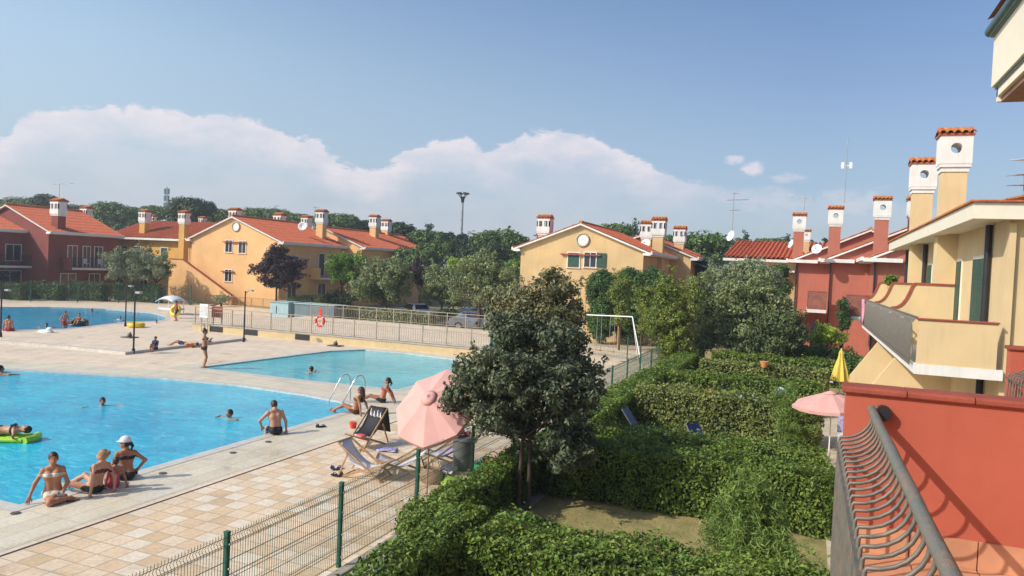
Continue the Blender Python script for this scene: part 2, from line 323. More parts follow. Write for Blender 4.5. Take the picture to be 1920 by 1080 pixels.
def tree(name, label, base, trunk_h, blobs, n, rs, lm, size, dens, tr=.12, group=None, cat='tree', bark=None, fill=.5, spread=.7, aspect=.5, flat=.8, up=.1, trunks=None, limbs=7, dome=False):
    root = thing(name, label, cat, base, 0, group); bx, by, bz = base
    m = MB(); top = np.mean([b[0] for b in blobs], axis=0)
    for (dx, dy) in (trunks or [(0, 0)]):
        fork = Vector((bx+dx*1.0+random.uniform(-.05, .05), by+dy, bz+trunk_h))
        m.tube([(bx+dx, by+dy, bz-.1), (bx+dx+.03, by+dy-.02, bz+trunk_h*.5), fork], tr, 8, True, tr*.7)
        for k in range(limbs):
            c, r = blobs[k % len(blobs)]; u = unit(1)[0]; e = Vector(np.array(c)+u*np.array(r)*.6)
            mid = (fork+e)/2+Vector((0, 0, (e-fork).length*-.08)); m.tube([fork, mid, e], tr*.5, 5, False, tr*.1)
    m.build('trunk', root, bark or mat('bark', (.09, .065, .045), rough=.9, bump=.6, bscale=30))
    cl = crown_clumps(blobs, n, rs, flat=flat, dome=dome)
    V = clumps_leaves(cl, dens, size, fill=fill, spread=spread, aspect=aspect, up=up)-np.array(base)
    np_mesh('crown', V, quads(len(V)//4), [lm], parent=root); return root

def hedge(name, label, boxes, lm, size, dens, group=None, wob=.08, core=.14, sides=(1, 1, 1, 1), bare=None):
    """clipped hedge from boxes (x0,y0,x1,y1,h); leaves stand on the faces of each box"""
    Ps = []; Ns = []; m = MB()
    for (x0, y0, x1, y1, h) in boxes:
        dx, dy = x1-x0, y1-y0
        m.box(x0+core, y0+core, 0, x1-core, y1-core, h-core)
        for (area, o, e1, e2, nn) in ((dx*dy, (x0, y0, h), (dx, 0, 0), (0, dy, 0), (0, 0, 1)), (dx*h, (x0, y0, 0), (dx, 0, 0), (0, 0, h), (0, -1, 0)), (dx*h, (x0, y1, 0), (dx, 0, 0), (0, 0, h), (0, 1, 0)),
                                      (dy*h, (x0, y0, 0), (0, dy, 0), (0, 0, h), (-1, 0, 0)), (dy*h, (x1, y0, 0), (0, dy, 0), (0, 0, h), (1, 0, 0))):
            n = int(area*dens); a = RNG.random((n, 1)); b = RNG.random((n, 1)); nn = np.array(nn, float)
            P = np.array(o)+a*np.array(e1, float)+b*np.array(e2, float)
            w = np.sin(P[:, 0]*3.1+P[:, 1]*1.3)*np.sin(P[:, 1]*2.7-P[:, 2]*2.2)+.7*np.sin(P[:, 0]*9+2+P[:, 2]*7)*np.sin(P[:, 1]*8+P[:, 2]*5)
            P = P+nn*((w*wob)[:, None]-core*RNG.random((n, 1))**1.3+.03)
            shoot = RNG.random(n) < (.10 if nn[2] > 0 else .0); P[shoot, 2] += RNG.random(shoot.sum())**1.6*.2
            P += RNG.normal(size=P.shape)*.012
            Ps.append(P); Ns.append(np.tile(nn, (n, 1)))
    P = np.concatenate(Ps); N = np.concatenate(Ns); ok = P[:, 2] > .02; P = P[ok]; N = N[ok]
    V = leaves(P, N, size, spread=.95, aspect=.55, up=.25); nl = len(P)
    V = np.concatenate([V, np.array(m.v)]); Fq = np.concatenate([quads(nl), np.array(m.f)+nl*4])
    cx, cy = boxes[0][0], boxes[0][1]; V = V-np.array([cx, cy, 0])
    o = np_mesh(name, V, Fq, [lm, MATS['hedge_core']], midx=np.concatenate([np.zeros(nl), np.ones(len(m.f))])); o.location = (cx, cy, 0)
    return tag(o, label, 'hedge', group)

def shrub(name, label, base, blobs, n, rs, lm, size, dens, group=None, cat='shrub', aspect=.5, spread=.7, up=.2, flat=.9, stems=6):
    root = thing(name, label, cat, base, 0, group); m = MB()
    for k in range(stems):
        c, r = blobs[k % len(blobs)]; u = unit(1)[0]; e = Vector(np.array(c)+u*np.array(r)*.5)
        m.tube([(base[0]+random.uniform(-.08, .08), base[1]+random.uniform(-.08, .08), base[2]-.05), (Vector(base)+e)/2+Vector((0, 0, .1)), e], .02, 5, False, .006)
    m.build('stem', root, mat('bark', (.09, .065, .045)))
    V = clumps_leaves(crown_clumps(blobs, n, rs, flat=flat), dens, size, aspect=aspect, spread=spread, up=up)-np.array(base)
    np_mesh('foliage', V, quads(len(V)//4), [lm], parent=root); return root

# ------------------------------------------------------------------ base materials
mat('red_stucco', (.47, .112, .068), rough=.85, var=.06, scale=1.5, bump=.1, bscale=60, stain=.12)
mat('far_red_stucco', (.25, .07, .055), rough=.9, var=.10, scale=.8, stain=.3)
mat('orange_stucco', (.80, .47, .21), rough=.9, var=.07, scale=.6, stain=.15)
mat('ochre_stucco', (.66, .46, .23), rough=.9, var=.08, scale=.6, stain=.25)
mat('yellow_stucco', (.66, .38, .10), rough=.9, var=.08, scale=.6, stain=.25)
mat('beige_stucco', (.69, .52, .29), rough=.85, var=.05, scale=.8, bump=.15, bscale=50, stain=.15)
mat('white_plaster', (.78, .76, .72), rough=.8, var=.05, scale=2, stain=.25)
mat('cream_paint', (.78, .72, .58), rough=.6, var=.03)
mat('soffit_wood', (.26, .14, .09), rough=.6, var=.15, scale=6)
mat('gutter_teal', (.09, .17, .19), rough=.4, metal=.4, var=.1)
mat('grey_metal', (.45, .46, .47), rough=.4, metal=.6)
mat('dark_metal', (.035, .035, .04), rough=.45, metal=.3)
mat('steel', (.62, .62, .62), rough=.22, metal=1.0)
mat('green_paint', (.015, .11, .075), rough=.4, var=.1)
mat('green_shutter', (.03, .085, .06), rough=.55, var=.15, scale=5)
mat('glass_dark', (.03, .035, .045), rough=.12, spec=.7, var=.3, scale=.7)
mat('terracotta', (.53, .17, .06), rough=.85, var=.2, scale=9, bump=.2, island=.12)
mat('terracotta_cap', (.33, .075, .045), rough=.75, var=.12, scale=4, bump=.3, bscale=30)
mat('floor_tile', (.62, .30, .17), rough=.6, var=.12, scale=3)
mat('grout', (.45, .36, .28), rough=.9)
mat('concrete', (.44, .39, .33), rough=.9, var=.1, scale=2, bump=.3, stain=.2)
mat('wood', (.42, .25, .12), rough=.6, var=.2, scale=8)
mat('white_cloth', (.74, .73, .76), rough=.9, var=.04)
mat('pink_cloth', (.82, .40, .36), rough=.85, var=.04, scale=2, trans=.25)
mat('yellow_cloth', (.80, .62, .12), rough=.85, var=.05, trans=.15)
mat('dry_grass', (.34, .26, .11), rough=.95, var=.3, scale=1.4, detail=8, col2=(.20, .19, .07), bump=.8, bscale=25)
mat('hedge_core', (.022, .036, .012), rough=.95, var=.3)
mat('verdigris', (.25, .17, .12), rough=.55, var=.2, scale=16, col2=(.13, .19, .18), metal=.25, bump=.5, bscale=60, detail=8)
mat('bar_iron', (.09, .10, .095), rough=.55, var=.2, scale=20, col2=(.22, .17, .13), metal=.3)
mat('skin', (.42, .19, .105), rough=.5, var=.06, scale=6)
mat('skin_light', (.56, .29, .18), rough=.5, var=.06, scale=6)
mat('skin_dark', (.28, .12, .065), rough=.5, var=.06, scale=6)
mat('hair_dark', (.018, .012, .010), rough=.5, var=.2, scale=20)
mat('hair_brown', (.06, .03, .018), rough=.5, var=.2, scale=20)
mat('hair_blonde', (.36, .22, .10), rough=.55, var=.25, scale=30)
mat('black_cloth', (.015, .014, .018), rough=.7)
mat('navy_cloth', (.02, .03, .09), rough=.8)
mat('red_plastic', (.75, .05, .02), rough=.35)
mat('yellow_plastic', (.85, .58, .03), rough=.35)
mat('lime_plastic', (.42, .75, .05), rough=.35)
mat('black_rubber', (.02, .022, .03), rough=.35)
mat('white_paint', (.8, .8, .8), rough=.4, var=.03)
mat('light_blue_paint', (.33, .47, .50), rough=.5, var=.08)
mat('blue_grey_paint', (.14, .19, .21), rough=.5, var=.1)
M = MATS

# ------------------------------------------------------------------ ground, deck and pools
def sheet(name, outer, holes, z, m, thick=0.0):
    bm = bmesh.new(); edges = []
    for lp in [outer]+holes:
        vs = [bm.verts.new((p[0], p[1], z)) for p in lp]
        edges += [bm.edges.new((vs[i], vs[(i+1) % len(vs)])) for i in range(len(vs))]
    bmesh.ops.triangle_fill(bm, use_beauty=True, edges=edges)
    for f in bm.faces:
        if f.normal.z < 0: f.normal_flip()
    me = bpy.data.meshes.new(name); bm.to_mesh(me); bm.free(); me.materials.append(m)
    o = bpy.data.objects.new(name, me); COL.objects.link(o); return o
def offset(poly, d):
    n = len(poly); out = []
    A = sum(poly[i][0]*poly[(i+1) % n][1]-poly[(i+1) % n][0]*poly[i][1] for i in range(n)); s = 1 if A > 0 else -1
    for i in range(n):
        p0, p1, p2 = Vector(poly[i-1]), Vector(poly[i]), Vector(poly[(i+1) % n])
        a = (p1-p0).normalized(); b = (p2-p1).normalized(); na = Vector((a.y, -a.x))*s; nb = Vector((b.y, -b.x))*s
        k = (na+nb); k = k/max(.35, k.dot(na)) if k.length > 1e-6 else na; out.append(tuple(p1+k*d))
    return out
POOL = [(-48, 9.8), (-13.9, 9.8), (-14.0, 21.9), (-17, 22.5), (-20.2, 22.7), (-23.7, 22.2), (-29.4, 20.4), (-34, 18.6), (-40, 16.6), (-48, 14.5)]
KIDS = [(-24.6, 25.2), (-19, 25.2), (-14.8, 25.5), (-14.8, 34.6), (-17.5, 35.6), (-20.5, 36.1), (-23.0, 35.9), (-24.0, 34.0)]
BACK = [(-66, 33.5), (-60, 27.2), (-52, 25.8), (-46, 27.6), (-43.3, 29.4), (-42.2, 32.3), (-43.0, 35.2), (-43.9, 38.2), (-43.3, 40.3), (-43.9, 41.6), (-46.5, 44.0), (-49.6, 45.5), (-54.5, 45.4), (-58, 43.0), (-60, 39.0), (-63, 36.5)]
tile_mat('deck_tile', .4, [(.66, .475, .285), (.74, .54, .34), (.78, .60, .41), (.76, .62, .46), (.82, .71, .55)], off=.2, mortar=(.36, .26, .17), mw=.03)
tile_mat('deck_stone', .42, [(.72, .57, .40), (.75, .60, .43), (.78, .63, .46), (.79, .65, .49)], mortar=(.47, .37, .28), mw=.02, wide=1.6)
tile_mat('coping_stone', .46, [(.66, .57, .42), (.70, .61, .45), (.72, .64, .48), (.68, .61, .48)], mortar=(.42, .36, .28), mw=.022, off=.1, wide=3.0, rough=.45, wet=.6)
mat('edge_stone', (.60, .56, .50), rough=.4, var=.1, scale=4)
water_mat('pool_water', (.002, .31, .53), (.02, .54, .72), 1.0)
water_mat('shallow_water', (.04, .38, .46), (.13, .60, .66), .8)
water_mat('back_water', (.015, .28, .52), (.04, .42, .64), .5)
G0 = -.012
def ring(name, poly, w, z, m): return sheet(name, offset(poly, w), [poly], z, m)
ground = struct(sheet('ground', [(-900, -300), (500, -300), (500, 1500), (-900, 1500)], [[(-95, 1), (-6.45, 1), (-6.45, 46), (-14, 50.5), (-52, 58), (-95, 58)]], -.02, M['dry_grass']))
DECK = [(-95, 1), (-6.45, 1), (-6.45, 46), (-14, 50.5), (-52, 58), (-95, 58)]
# near strip of chequered tiles, paler plank stones round the pools
struct(sheet('pool_deck', [(-95, 1), (-11.8, 1), (-11.8, 22.7), (-6.9, 22.7), (-6.45, 22.7), (-6.45, 46), (-14, 50.5), (-52, 58), (-95, 58)], [POOL, KIDS, BACK], 0, M['deck_stone']))
tiles_o = struct(sheet('tiled_pavement', [(-11.8, 1), (-6.45, 1), (-6.45, 22.7), (-11.8, 22.7)], [], 0, M['deck_tile']))
struct(sheet('tiled_pavement', [(-48, 1), (-11.8, 1), (-11.8, 7.9), (-48, 7.9)], [], .004, M['deck_tile']))
struct(ring('pool_surround', POOL, 1.9, .004, M['coping_stone']))
struct(ring('pool_surround', KIDS, .9, .008, M['coping_stone']))
for nm, p in (('pool_edge', POOL), ('pool_edge', KIDS), ('pool_edge', BACK)):
    struct(ring(nm, p, .32, .012, M['edge_stone']))
# the dark drain slot between surround and tiles
m = MB(); m.box(-11.84, 7.9, .0, -11.795, 22.7, .0065); m.box(-48, 7.86, .0, -11.84, 7.9, .0065); struct(m.build('drain_slot', None, M['dark_metal']))
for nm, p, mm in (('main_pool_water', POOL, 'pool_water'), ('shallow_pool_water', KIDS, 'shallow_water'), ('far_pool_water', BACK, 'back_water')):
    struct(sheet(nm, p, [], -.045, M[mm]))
    b = MB(); n = len(p)
    for i in range(n):
        a, c = p[i], p[(i+1) % n]; b.quad((a[0], a[1], .012), (c[0], c[1], .012), (c[0], c[1], -1.1), (a[0], a[1], -1.1))
    struct(b.build('pool_basin', None, M['edge_stone']))
# little skimmer grilles along the pool edge
for i, (x, y) in enumerate([(-13.5, 9.45), (-13.28, 10.4), (-13.3, 12.67), (-13.28, 14.85), (-13.3, 16.2), (-13.3, 18.4)]):
    m = MB(); m.cyl((x, y, .008), (x, y, .020), .085, n=16)
    for k in range(-2, 3): m.box(x-.05, y+k*.022-.006, .020, x+.05, y+k*.022+.006, .025)
    tag(m.build('drain_cover', None, mat('drain_grey', (.11, .105, .10), rough=.6)), ['round drain cover at the near corner of the main pool', 'round drain cover beside the girl kneeling at the pool corner', 'round drain cover near the woman in the white cap',
        'round drain cover midway along the long pool edge', 'round drain cover just in front of the seated man in shorts', 'round drain cover between seated man and sunbathing women'][i], 'drain cover', 'drain covers along the pool edge')
# low step that carries the middle terrace, kerb in shade on its right
m = MB()
m.prism([(-60, 22.4, 0), (-37.9, 25.4, 0), (-34.4, 25.95, 0), (-30.1, 26.2, 0), (-30.6, 35.0, 0), (-30.9, 35.0, 0), (-30.4, 26.5, 0), (-34.5, 26.25, 0), (-38, 25.7, 0), (-60, 22.7, 0)], (0, 0, 0), (0, 0, .13))
struct(m.build('terrace_kerb', None, M['edge_stone']))
# concrete path between fence and hedges
m = MB(); m.box(-6.80, 2, -.1, -6.62, 46, .03); m.box(-6.62, 2, -.1, -5.2, 46, -.004)
struct(m.build('garden_path', None, M['concrete']))

# ------------------------------------------------------------------ own balcony
def tilecap(m, x0, x1, y0, y1, z, seg=.30, r=.055):
    n = max(1, round((x1-x0)/seg)); w = (x1-x0)/n
    for i in range(n):
        a = x0+i*w; prof = [(0, y0, z), (0, y0-.006, z+.008), (0, y0-.006, z+.024), (0, y0+.01, z+.036), (0, y1-.01, z+.036), (0, y1+.006, z+.024), (0, y1+.006, z+.008), (0, y1, z)]
        m.prism(prof, (a+.002, 0, 0), (a+w-.003, 0, 0))
def balcony(dx, dy, label, wlabel, rlabel, dist_far=True):
    x0, yw = .21+dx, 4.3+dy
    t = thing('balcony', label, 'balcony', (x0, yw, 3.6))
    m = MB(); m.box(x0+.02, yw-6.0, 3.36, 2.0+dx, yw+.16, 3.585); m.build('slab', t, M['white_plaster'])
    m = MB()
    nx, ny = 6, 19
    for i in range(nx):
        for j in range(ny):
            a, b = x0+.03+i*.302, yw-.01-j*.302; m.box(a+.004, b-.298, 3.586, a+.298, b, 3.60)
    m.use(M['floor_tile']); m.build('floor_tiles', t, M['floor_tile'])
    w = MB(); w.box(x0, yw, 3.58, 2.0+dx, yw+.16, 4.424); wo = w.build('side_wall', t, M['red_stucco'])
    m = MB(); tilecap(m, x0-.02, 2.0+dx, yw-.016, yw+.176, 4.42); m.build('wall_cap', wo, M['terracotta_cap'])
    m = MB()
    for i in range(6): a = x0+.03+i*.302; m.box(a+.003, yw-.012, 3.601, a+.299, yw, 3.74)
    m.build('skirting_tile', wo, M['floor_tile'])
    # railing: bars leave the handrail, belly outwards and drop past the slab
    r = thing('balcony_railing', rlabel, 'railing', (x0, yw, 3.6))
    y1 = yw-.03; y0 = yw-6.0 if dx == 0 else yw-3.9
    m = MB(); m.use(M['verdigris']); pts = [(.33+dx, y1+.0-(y1-y0)*i/40, 4.35+.002*math.sin(i*1.3)) for i in range(41)]
    m.tube(pts, .0215, 12); m.cyl((.33+dx, y1-.0, 4.35), (.395+dx, y1+.01, 4.35), .018); m.use(M['dark_metal']); m.cyl((.385+dx, yw-.05, 4.335), (.385+dx, yw+.002, 4.335), .04, n=14)
    m.build('handrail', r)
    n = int((y1-y0)/.095); k0 = 0
    for part in range((n+13)//14):
        m = MB()
        for k in range(part*14, min(n, part*14+14)):
            y = y1-.06-k*.095
            pts = [(.33+dx, y, 4.34)]+[(.19+dx+.14*math.sin(a), y, 4.335-.125*(1-math.cos(math.pi/2-a))*1.0-.0) for a in [math.radians(q) for q in (85, 72, 60, 48, 36, 24, 12, 4)]]
            pts = [(.33+dx, y, 4.345)]+[(.19+dx+.14*math.cos(a), y, 4.325-.125*math.sin(a)) for a in [math.radians(q) for q in (0, 15, 30, 45, 60, 75, 90)]]
            pts += [(.185+dx, y, 4.19), (.18+dx, y, 4.0), (.18+dx, y, 3.6), (.19+dx, y, 3.34)]
            m.tube(pts, .007, 8)
        m.build('bars', r, M['bar_iron'])
    m = MB(); m.beam((.18+dx, y1, 4.155), (.18+dx, y0, 4.155), .022, .012); m.beam((.185+dx, y1, 3.38), (.185+dx, y0, 3.38), .03, .012); m.build('lower_rail', r, M['bar_iron'])
    return t
own = balcony(0, 0, 'nearest balcony with red stucco side wall and terracotta floor tiles', '', 'nearest bowed iron balcony railing with weathered tubular handrail')
balcony(1.62, 4.14, 'next red balcony, half cut off at the right edge', '', 'bowed iron railing of the second red balcony at right edge')
# own house: wall, floor band, boxed eave seen at top right
t = thing('red_house', 'red house with white boxed eave and teal gutter at the top right', 'house', (4, 0, 0))
m = MB(); m.box(2.0, -8, 0, 10, 4.46, 6.1); m.box(3.6, 4.46, 0, 10, 8.6, 6.1); m.build('wall', t, M['red_stucco'])
m = MB(); m.use(M['soffit_wood']); m.box(.99, -8, 6.10, 2.6, 5.17, 6.13)
m.use(M['cream_paint']); m.box(.97, -8, 6.135, 1.0, 5.19, 6.185); m.box(.97, 5.16, 6.105, 2.6, 5.19, 6.185); m.box(.945, -8, 6.20, 2.6, 5.22, 6.50)
m.use(M['gutter_teal']); m.box(.96, -8, 6.183, 2.6, 5.20, 6.20)
eave = m.build('eave', t)
m = MB(); m.tube([(.925, -8, 6.535), (.925, 5.235, 6.535)], .03, 10); m.box(.93, -8, 6.502, 2.0, 5.235, 6.545); m.build('gutter', eave, M['gutter_teal'])
m = MB(); m.quad((.9, -8, 6.6), (.9, 5.2, 6.6), (8, 5.2, 9.1), (8, -8, 9.1)); m.build('roof', t, M['terracotta'])
for y in (-3, .5, 2.6):
    m = MB(); m.box(1.96, y, 3.6, 2.01, y+.9, 5.7); m.build('door', t, M['green_shutter'])

# ------------------------------------------------------------------ roofs, chimneys, houses
def roof_sheet(m, a, b, c, d, pitch=.26, amp=.045, rows=8):
    """corrugated tile slope: a->b along the eave, d->c along the ridge"""
    a, b, c, d = map(Vector, (a, b, c, d)); L = (b-a).length; n = int(L/pitch)*6; vs = []
    nn = (b-a).cross(d-a).normalized(); nn = nn if nn.z > 0 else -nn
    for j in range(rows+1):
        for s in (0, 1):
            if (j == 0 and s == 0) or (j == rows and s == 1): continue
            v = j/rows; lift = .03*s
            for i in range(n+1):
                u = i/n; p = (a.lerp(b, u)).lerp(d.lerp(c, u), v)
                vs.append(p+nn*(amp*math.sin(u*L/pitch*2*math.pi)+lift+.02*math.sin(u*37+j*2.1)*.3))
    R = len(vs)//(n+1)
    m.add(vs, [(r*(n+1)+i, r*(n+1)+i+1, (r+1)*(n+1)+i+1, (r+1)*(n+1)+i) for r in range(R-1) for i in range(n)], False)
def holed_box(m, cx, cy, z0, z1, w, d, hr, hz, n=16):
    """box with a round hole right through along Y"""
    def ringpts(y):
        sq = []; ci = []
        for k in range(n):
            a = 2*math.pi*k/n; c, s = math.cos(a), math.sin(a); q = 1/max(abs(c), abs(s))
            X = cx+c*q*w/2; Z = (z0+z1)/2+s*q*(z1-z0)/2; sq.append((X, y, Z)); ci.append((cx+c*hr, y, hz+s*hr))
        return sq, ci
    s0, c0 = ringpts(cy-d/2); s1, c1 = ringpts(cy+d/2); o = [s0, c0, s1, c1]; vs = [p for q in o for p in q]
    f = []
    for k in range(n):
        j = (k+1) % n; f += [(k, j, n+j, n+k), (2*n+k, 3*n+k, 3*n+j, 2*n+j), (k, 2*n+k, 2*n+j, j), (n+k, n+j, 3*n+j, 3*n+k)]
    m.add(vs, f, False)
def chimney(parent, cx, cy, z0, ztop, w, shaft, kind='round', w2=None, d=None, near=False):
    d = d or w*.9; hw = w*1.28; hd = d*1.28; zc = ztop-.30; zh = zc-.95*w*1.35; zn = zh-.22
    m = MB(); m.box(cx-w/2, cy-d/2, z0, cx+w/2, cy+d/2, zn); c = m.build('chimney', parent, shaft)
    m = MB(); m.box(cx-w*.55, cy-d*.55, zn, cx+w*.55, cy+d*.55, zn+.13); m.box(cx-w*.62, cy-d*.62, zn+.13, cx+w*.62, cy+d*.62, zh)
    if kind == 'round': holed_box(m, cx, cy, zh, zc, hw, hd, w*.235, zh+(zc-zh)*.55)
    else:
        m.box(cx-hw/2, cy-hd/2, zh, cx+hw/2, cy+hd/2, zh+(zc-zh)*.4); a = zh+(zc-zh)*.4; e = zh+(zc-zh)*.82; m.box(cx-hw/2, cy-hd/2, e, cx+hw/2, cy+hd/2, zc)
        for k in (-.42, -.0, .42): m.box(cx+k*hw-.08*hw, cy-hd/2, a, cx+k*hw+.08*hw, cy-hd/2+.12, e); m.box(cx+k*hw-.08*hw, cy+hd/2-.12, a, cx+k*hw+.08*hw, cy+hd/2, e)
        for s in (-1, 1): m.box(cx+s*hw/2-(.08 if s > 0 else 0), cy-hd/2, a, cx+s*hw/2+(.08 if s < 0 else 0), cy+hd/2, e)
    m.build('chimney_head', c, M['white_plaster'])
    m = MB(); m.use(M['terracotta']); n = 5; tw = (hw+.12)/n; r = tw*.48
    for s in (-1, 1):
        for k in range(n):
            x = cx-(hw+.12)/2+tw*(k+.5); ya = cy+s*(hd/2+.1); vs = []
            for (yy, zz) in ((ya, zc+.06), (cy, zc+.06+hd*.2)):
                for q in range(7): a = math.pi*q/6; vs.append((x+r*math.cos(a), yy, zz+r*math.sin(a)*.9))
                for q in range(7): a = math.pi*q/6; vs.append((x+r*.8*math.cos(a), yy, zz+r*.8*math.sin(a)*.9-.005))
            f = [(q, q+1, 15+q, 14+q) for q in range(6)]+[(7+q, 21+q, 22+q, 8+q) for q in range(6)]+[(q, 7+q, 8+q, q+1) for q in range(6)]
            m.add(vs, f, False)
    m.box(cx-hw/2-.04, cy-hd/2-.04, zc, cx+hw/2+.04, cy+hd/2+.04, zc+.05)
    m.prism([(0, cy-hd/2-.03, zc+.05), (0, cy+hd/2+.03, zc+.05), (0, cy, zc+.05+hd*.2)], (cx-hw/2, 0, 0), (cx+hw/2, 0, 0))
    m.tube([(cx-hw/2-.05, cy, zc+.06+hd*.2), (cx+hw/2+.05, cy, zc+.06+hd*.2)], r*.9, 8)
    m.build('tile_cap', c); return c
def window(parent, face, u, z, w, h, at, shut=None, frame='white_plaster', name='window', lintel=True, open_sh=False):
    """face 'y-' : wall facing -Y at Y=at ; 'x+' / 'x-' : wall facing +X / -X at X=at. u is the centre along the wall"""
    def B(m, u0, z0, u1, z1, d0, d1):
        if face == 'y-': m.box(u0, at-d1, z0, u1, at-d0, z1)
        elif face == 'x+': m.box(at+d0, u0, z0, at+d1, u1, z1)
        else: m.box(at-d1, u0, z0, at-d0, u1, z1)
    m = MB(); f = .07
    B(m, u-w/2-f, z-f, u-w/2, z+h+f, -.02, .05); B(m, u+w/2, z-f, u+w/2+f, z+h+f, -.02, .05); B(m, u-w/2, z+h, u+w/2, z+h+f, -.02, .05); B(m, u-w/2-.12, z-f-.04, u+w/2+.12, z-f, -.02, .1) if name == 'window' else None
    B(m, u-.025, z, u+.025, z+h, .012, .03)
    o = m.build(name, parent, M[frame])
    m = MB(); B(m, u-w/2, z, u+w/2, z+h, .004, .012); m.build('pane', o, M['glass_dark'])
    if shut == 'closed':
        m = MB(); B(m, u-w/2, z, u-.012, z+h, .032, .06); B(m, u+.012, z, u+w/2, z+h, .032, .06); m.build('shutter', o, M['green_shutter'])
    if shut == 'open':
        m = MB(); B(m, u-w/2-f-w/2, z, u-w/2-f, z+h, .052, .085); B(m, u+w/2+f, z, u+w/2+f+w/2, z+h, .052, .085); m.build('shutter', o, M['green_shutter'])
    if shut == 'half': m = MB(); B(m, u+w/2+f, z, u+w/2+f+w*.8, z+h, .052, .085); m.build('shutter', o, M['green_shutter'])
    return o
def roundwin(parent, x, z, r, Y):
    m = MB(); m.use(M['white_plaster']); m.cyl((x, Y+.05, z), (x, Y-.05, z), r, n=24); o = m.build('round_vent', parent)
    m = MB(); m.tube([(x+r*1.08*math.cos(a), Y-.05, z+r*1.08*math.sin(a)) for a in [2*math.pi*k/24 for k in range(25)]], .07, 6, False); m.build('frame', o, M['concrete'])
def gable_house(label, x0, x1, y0, y1, ze, zr, wall, name='house', over=.55, xr=None, verge=True, group=None, roofmat='terracotta'):
    """ridge along Y at xr; gable walls face -Y and +Y"""
    xr = (x0+x1)/2 if xr is None else xr
    t = thing(name, label, 'house', (xr, (y0+y1)/2, 0), 0, group)
    m = MB(); m.prism([(x0, 0, -.05), (x1, 0, -.05), (x1, 0, ze), (xr, 0, zr), (x0, 0, ze)], (0, y0, 0), (0, y1, 0)); wo = m.build('wall', t, wall)
    m = MB(); sl = (zr-ze)/(x1-xr); sr = (zr-ze)/(xr-x0); o = over; tk = .16
    roof_sheet(m, (x1+o, y0-.3, ze-sl*o+tk), (x1+o, y1+.3, ze-sl*o+tk), (xr, y1+.3, zr+tk), (xr, y0-.3, zr+tk))
    roof_sheet(m, (x0-o, y0-.3, ze-sr*o+tk), (x0-o, y1+.3, ze-sr*o+tk), (xr, y1+.3, zr+tk), (xr, y0-.3, zr+tk))
    m.use(M[roofmat]); m.tube([(xr, y0-.3, zr+tk+.05), (xr, y1+.3, zr+tk+.05)], .12, 8); ro = m.build('roof', t, M[roofmat])
    m = MB()
    for (xa, xb, s) in ((x1, x1+o, sl), (x0-o, x0, sr)):      # boxed eaves along the long sides
        m.box(xa, y0-.3, ze-.28, xb, y1+.3, ze-.10); e = x1+o if xa == x1 else x0-o
        m.box(min(e, e+(.12 if xa == x1 else -.12)), y0-.3, ze-.20, max(e, e+(.12 if xa == x1 else -.12)), y1+.3, ze+.02)
    for sx, s, xe in ((1, sl, x1+o), (-1, sr, x0-o)):          # white verge under the tiles
        m.prism([(xr, 0, zr+.0), (xr, 0, zr+.12), (xe, 0, ze-s*o+.12), (xe, 0, ze-s*o+.0)], (0, y0-.31, 0), (0, y0-.02, 0))
    m.build('eaves', ro, M['white_plaster'])
    return t
def dish(label, p, r, nrm, pole=.7, group='satellite dishes on the roofs'):
    p = Vector(p); t = thing('satellite_dish', label, 'satellite dish', p, 0, group); nrm = Vector(nrm).normalized(); q = nrm.to_track_quat('Z', 'Y').to_matrix()
    m = MB(); vs = []; c = p+Vector((0, 0, pole)); K = 18
    for i in range(5):
        rr = r*i/4
        for k in range(K): a = 2*math.pi*k/K; vs.append(c+q @ Vector((rr*math.cos(a), rr*math.sin(a), .35*rr*rr/r)))
    m.add(vs, [(i*K+k, (i+1)*K+k, (i+1)*K+(k+1) % K, i*K+(k+1) % K) for i in range(4) for k in range(K)], True)
    o = m.build('reflector', t, M['white_paint']); sd_ = o.modifiers.new('thickness', 'SOLIDIFY'); sd_.thickness = .025
    m = MB(); m.cyl(p, c, .03, n=8); m.build('pole', t, M['grey_metal'])
    m = MB(); m.tube([c+q @ Vector((0, -r*.95, .3*r)), c+q @ Vector((0, -.1*r, .9*r))], .015, 6); m.ell(c+q @ Vector((0, -.05*r, .92*r)), .06, 8, 6); m.build('feed_arm', t, M['grey_metal'])
def antenna(label, base, h, arms, group='television aerials on the roofs'):
    """arms: (height, length, heading, elements)"""
    t = thing('tv_antenna', label, 'antenna', base, 0, group); b = Vector(base); m = MB(); m.cyl(b, b+Vector((0, 0, h)), .028, n=6); m.build('mast', t, M['grey_metal'])
    for (z, L, hd, n) in arms:
        d = Vector((math.cos(hd), math.sin(hd), .08)); s = Vector((-math.sin(hd), math.cos(hd), 0)); c = b+Vector((0, 0, z)); m = MB(); m.tube([c-d*L*.3, c+d*L*.7], .022, 5)
        for k in range(n): q = c-d*L*.3+d*L*k/(n-1); m.tube([q-s*(.35-.02*k), q+s*(.35-.02*k)], .012, 5)
        m.build('boom', t, M['grey_metal'])

